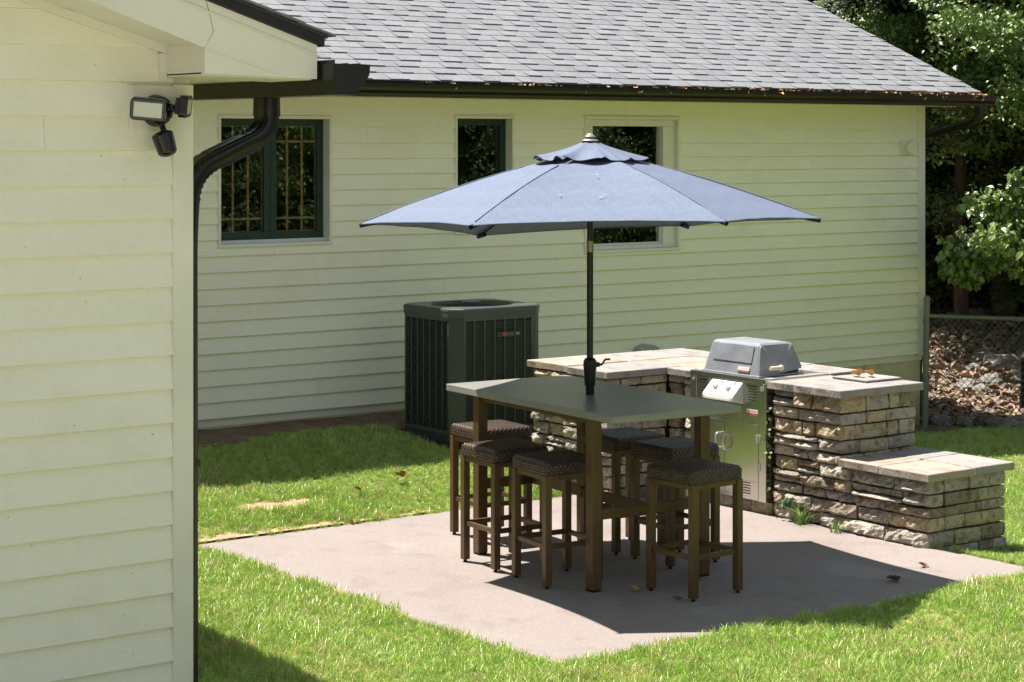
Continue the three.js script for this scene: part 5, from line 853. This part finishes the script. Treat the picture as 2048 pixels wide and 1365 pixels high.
// ---------------------------------------------------------------- lawn grass
{
  const r = rngOf(55);
  function tuft(n, seed, hgt) {
    const q = rngOf(seed), pos = [];
    for (let k = 0; k < n; k++) {
      const a = q() * 6.283, lean = 0.15 + q() * 0.9, h = hgt * (0.55 + 0.6 * q()), w = 0.0013 + 0.001 * q(), bx = (q() - 0.5) * 0.045, bz = (q() - 0.5) * 0.045, dx = Math.cos(a), dz = Math.sin(a), tw = q() * 6.283, wx = Math.cos(tw) * w, wz = Math.sin(tw) * w;
      const P = [0, 0.45, 0.8, 1].map((t) => [bx + dx * lean * h * t * t * 0.9, h * t * (1 - 0.28 * lean * t), bz + dz * lean * h * t * t * 0.9]);
      const L = (i, s) => [P[i][0] + s * wx * (1 - i * 0.22), P[i][1], P[i][2] + s * wz * (1 - i * 0.22)];
      for (let i = 0; i < 2; i++) pos.push(...L(i, -1), ...L(i, 1), ...L(i + 1, 1), ...L(i, -1), ...L(i + 1, 1), ...L(i + 1, -1)); pos.push(...L(2, -1), ...L(2, 1), ...P[3]);
    }
    const g = new THREE.BufferGeometry(); g.setAttribute('position', new THREE.Float32BufferAttribute(pos, 3)); g.computeVertexNormals(); return g;
  }
  const GM = new THREE.MeshPhysicalMaterial({ color: col(0.44, 0.58, 0.15), roughness: 0.42, transmission: 0.4, thickness: 0, side: THREE.DoubleSide });
  const geo = tuft(26, 5, 0.05), list = [], tall = [];
  const bare = (x, z) => {                                     // worn and sandy spots
    if (z < -4.1 + 0.16 * n3(x * 1.7, 3, 0) + 0.08 * n3(x * 9, 4, z * 9)) return 1;
    let b = 0; const d1 = Math.hypot((x + 0.75) / 0.42, (z + 2.42) / 0.12); b = Math.max(b, 1 - sstep(0.5, 1.15, d1 + 0.4 * n3(x * 6, 2, z * 6)));
    const e = -1.95 - z; if (x > -1.95 && x < 0.4 && e > 0 && e < 0.12) b = Math.max(b, (1 - e / 0.12) * sstep(0.4, -0.5, x));
    if (x > 2.0 && x < 2.75 && z > 0.9 && z < 1.12) b = Math.max(b, 0.85);
    return b;
  };
  const put = (x, z, s) => list.push({ p: V(x, ground(x, z) - 0.003, z), q: randQ(r, 0.12), s });
  const cell = 0.026;
  for (let z = -4.5; z < 4.9; z += cell) for (let x = -3.95; x < 10.8; x += cell) {
    if (x > 3.4 && r() < 0.45) continue;
    const X = x + (r() - 0.5) * cell * 1.8, Z = z + (r() - 0.5) * cell * 1.8, u = depthOf(X, Z);
    if (u > 20.65 || X < -3.9) continue; if (X < -3.15 && Z > 4.55) continue; if (X > 8 && Z < -4.4) continue;
    if (Z > 2.9 && X > 5.2) continue;
    const pin = 0.012; if (X > -1.65 + pin && X < 2.05 - pin && Z > -1.95 + pin && Z < 1.78 - pin) { const cx = X + 1.29, cz = Z - 1.42; if (!(cx < 0 && cz > 0 && Math.hypot(cx, cz) > 0.36)) continue; }
    if (X > 1.42 && X < 2.82 && Z > -2.5 && Z < 0.9) continue; if (Math.abs(X - 1.68) < 0.5 && Math.abs(Z + 3.62) < 0.5) continue;
    if (r() < bare(X, Z)) continue;
    const edge = Math.max(-1.65 - X, X - 2.05, Z - 1.78, -1.95 - Z) < 0.05 ? 0.95 : 1, vig = 0.58 + 0.6 * sstep(-0.5, 0.6, n3(X * 0.9, 0, Z * 0.9) + 0.5 * n3(X * 3, 5, Z * 3)); if (r() > 0.55 + 0.5 * vig) continue;
    put(X, Z, edge * vig * (r() < 0.06 ? 1.5 : 0.7 + 0.6 * r()));
  }
  const im = new THREE.InstancedMesh(geo, GM, list.length), m = new THREE.Matrix4(), c = new THREE.Color();
  list.forEach((it, i) => { m.compose(it.p, it.q, V(it.s, it.s, it.s)); im.setMatrixAt(i, m); const n = n3(it.p.x * 1.4, 8, it.p.z * 1.4), k = 0.75 + 0.5 * r(), straw = clamp(0.25 * n + (r() < 0.2 ? 0.8 : 0), 0, 1); c.setRGB(k * lerp(1, 1.7, straw), k * lerp(1.02, 1.12, straw), k * lerp(0.9, 2.3, straw)); im.setColorAt(i, c); });
  im.name = 'grass'; im.castShadow = im.receiveShadow = true; im.userData = { kind: 'stuff', label: 'mown green lawn grass round the patio', category: 'grass' }; scene.add(im);
  console.log('grass tufts', list.length);
  // weeds at the foot of the stone bar, ivy by the grill
  const wl = new THREE.MeshPhysicalMaterial({ color: col(0.2, 0.34, 0.06), roughness: 0.45, transmission: 0.3, thickness: 0, side: THREE.DoubleSide });
  const weed = (label, x, z, n, h, seed) => { const t = thing('weed', label, 'weed', [x, 0, z], 0); const g = tuft(n, seed, h).scale(1.5, 1, 1.5); mk('blades', g, wl, t); };
  weed('grassy weed tuft growing at the foot of the stone pier', 1.925, -0.16, 60, 0.15, 71);
  weed('small bright weed at the foot of the stone bench', 1.905, 0.18, 40, 0.10, 72);
  const leafy = (name, label, cat, spots, s, mat, pos) => { const t = thing(name, label, cat, pos); const l = spots.map(([x, y, z], i) => { const g = leafBlade(s * (0.7 + 0.6 * r()), s * 0.45, s * 0.1); g.rotateX(0.3 + r()); g.rotateY(r() * 6.28); g.translate(x, y, z); return g; }); mk('leaves', l, mat, t); mk('stem', tube(spots.filter((_, i) => i % 4 === 0).map(p => V(...p)).sort((a, b) => a.y - b.y), 0.0025, 5, 20), std({ color: '#4c4a2c', roughness: 0.8 }), t); };
  leafy('ivy', 'ivy strand climbing between the grill and the stone pier', 'ivy', Array.from({ length: 26 }, (_, i) => [(r() - 0.5) * 0.04, 0.42 + 0.36 * r() - (i % 5) * 0.06, (r() - 0.5) * 0.05]), 0.026, leafMat(0.14, 0.22, 0.08, 0.2), [1.95, 0, -0.495]);
  leafy('ivy', 'small leafy plant low on the front of the stone pier', 'plant', Array.from({ length: 22 }, () => [-0.02 + (r() - 0.5) * 0.05, 0.1 + 0.07 * r(), (r() - 0.5) * 0.12]), 0.04, leafMat(0.07, 0.15, 0.06, 0.2), [1.95, 0, -0.30]);
  // single fallen leaves on the patio, the lawn and the bar
  const leaf = (label, x, y, z, s, k, tilt) => { const l = []; for (let i = 0; i < 3; i++) { const g = leafBlade(s, s * 0.3, s * 0.22); g.rotateX(-0.2 - 0.35 * i * tilt); g.rotateY(i * 1.1 + s * 40); l.push(g); } const m = mk('dry_leaf', l, M.dry[k]); m.position.set(x, y + 0.004, z); tag(m, label, 'leaf', 'fallen leaves lying about the patio'); };
  leaf('large curled brown leaf on the patio at the parasol shadow edge', 1.13, 0, 1.42, 0.075, 3, 0.5); leaf('thin curled leaf on the sunny patio right of the large curled one', 1.55, 0, 1.25, 0.05, 3, 0.6);
  leaf('tan leaf on the shaded patio between table leg and front stool', -0.25, 0, 0.72, 0.045, 2, 1); leaf('dark leaf scrap on the patio in front of the front stool', -0.2, 0, 1.02, 0.035, 3, 0.5);
  leaf('orange leaf lying on the back patio edge', -0.45, 0, -1.93, 0.05, 1, 0.8);
  leaf('brown leaf on the sunny back lawn near the shade line', 0.35, ground(0.35, -2.55) + 0.05, -2.55, 0.08, 0, 1); leaf('small brown leaf on the back lawn left of the larger one', -0.1, ground(-0.1, -2.4) + 0.045, -2.4, 0.06, 0, 0.7);
  leaf('golden leaf heap on top of the stone pier', 2.52, 0.935, -0.2, 0.08, 2, 0.9); leaf('second golden leaf on top of the stone pier', 2.58, 0.937, -0.14, 0.07, 2, 0.9);
}

renderer.render(scene, camera);
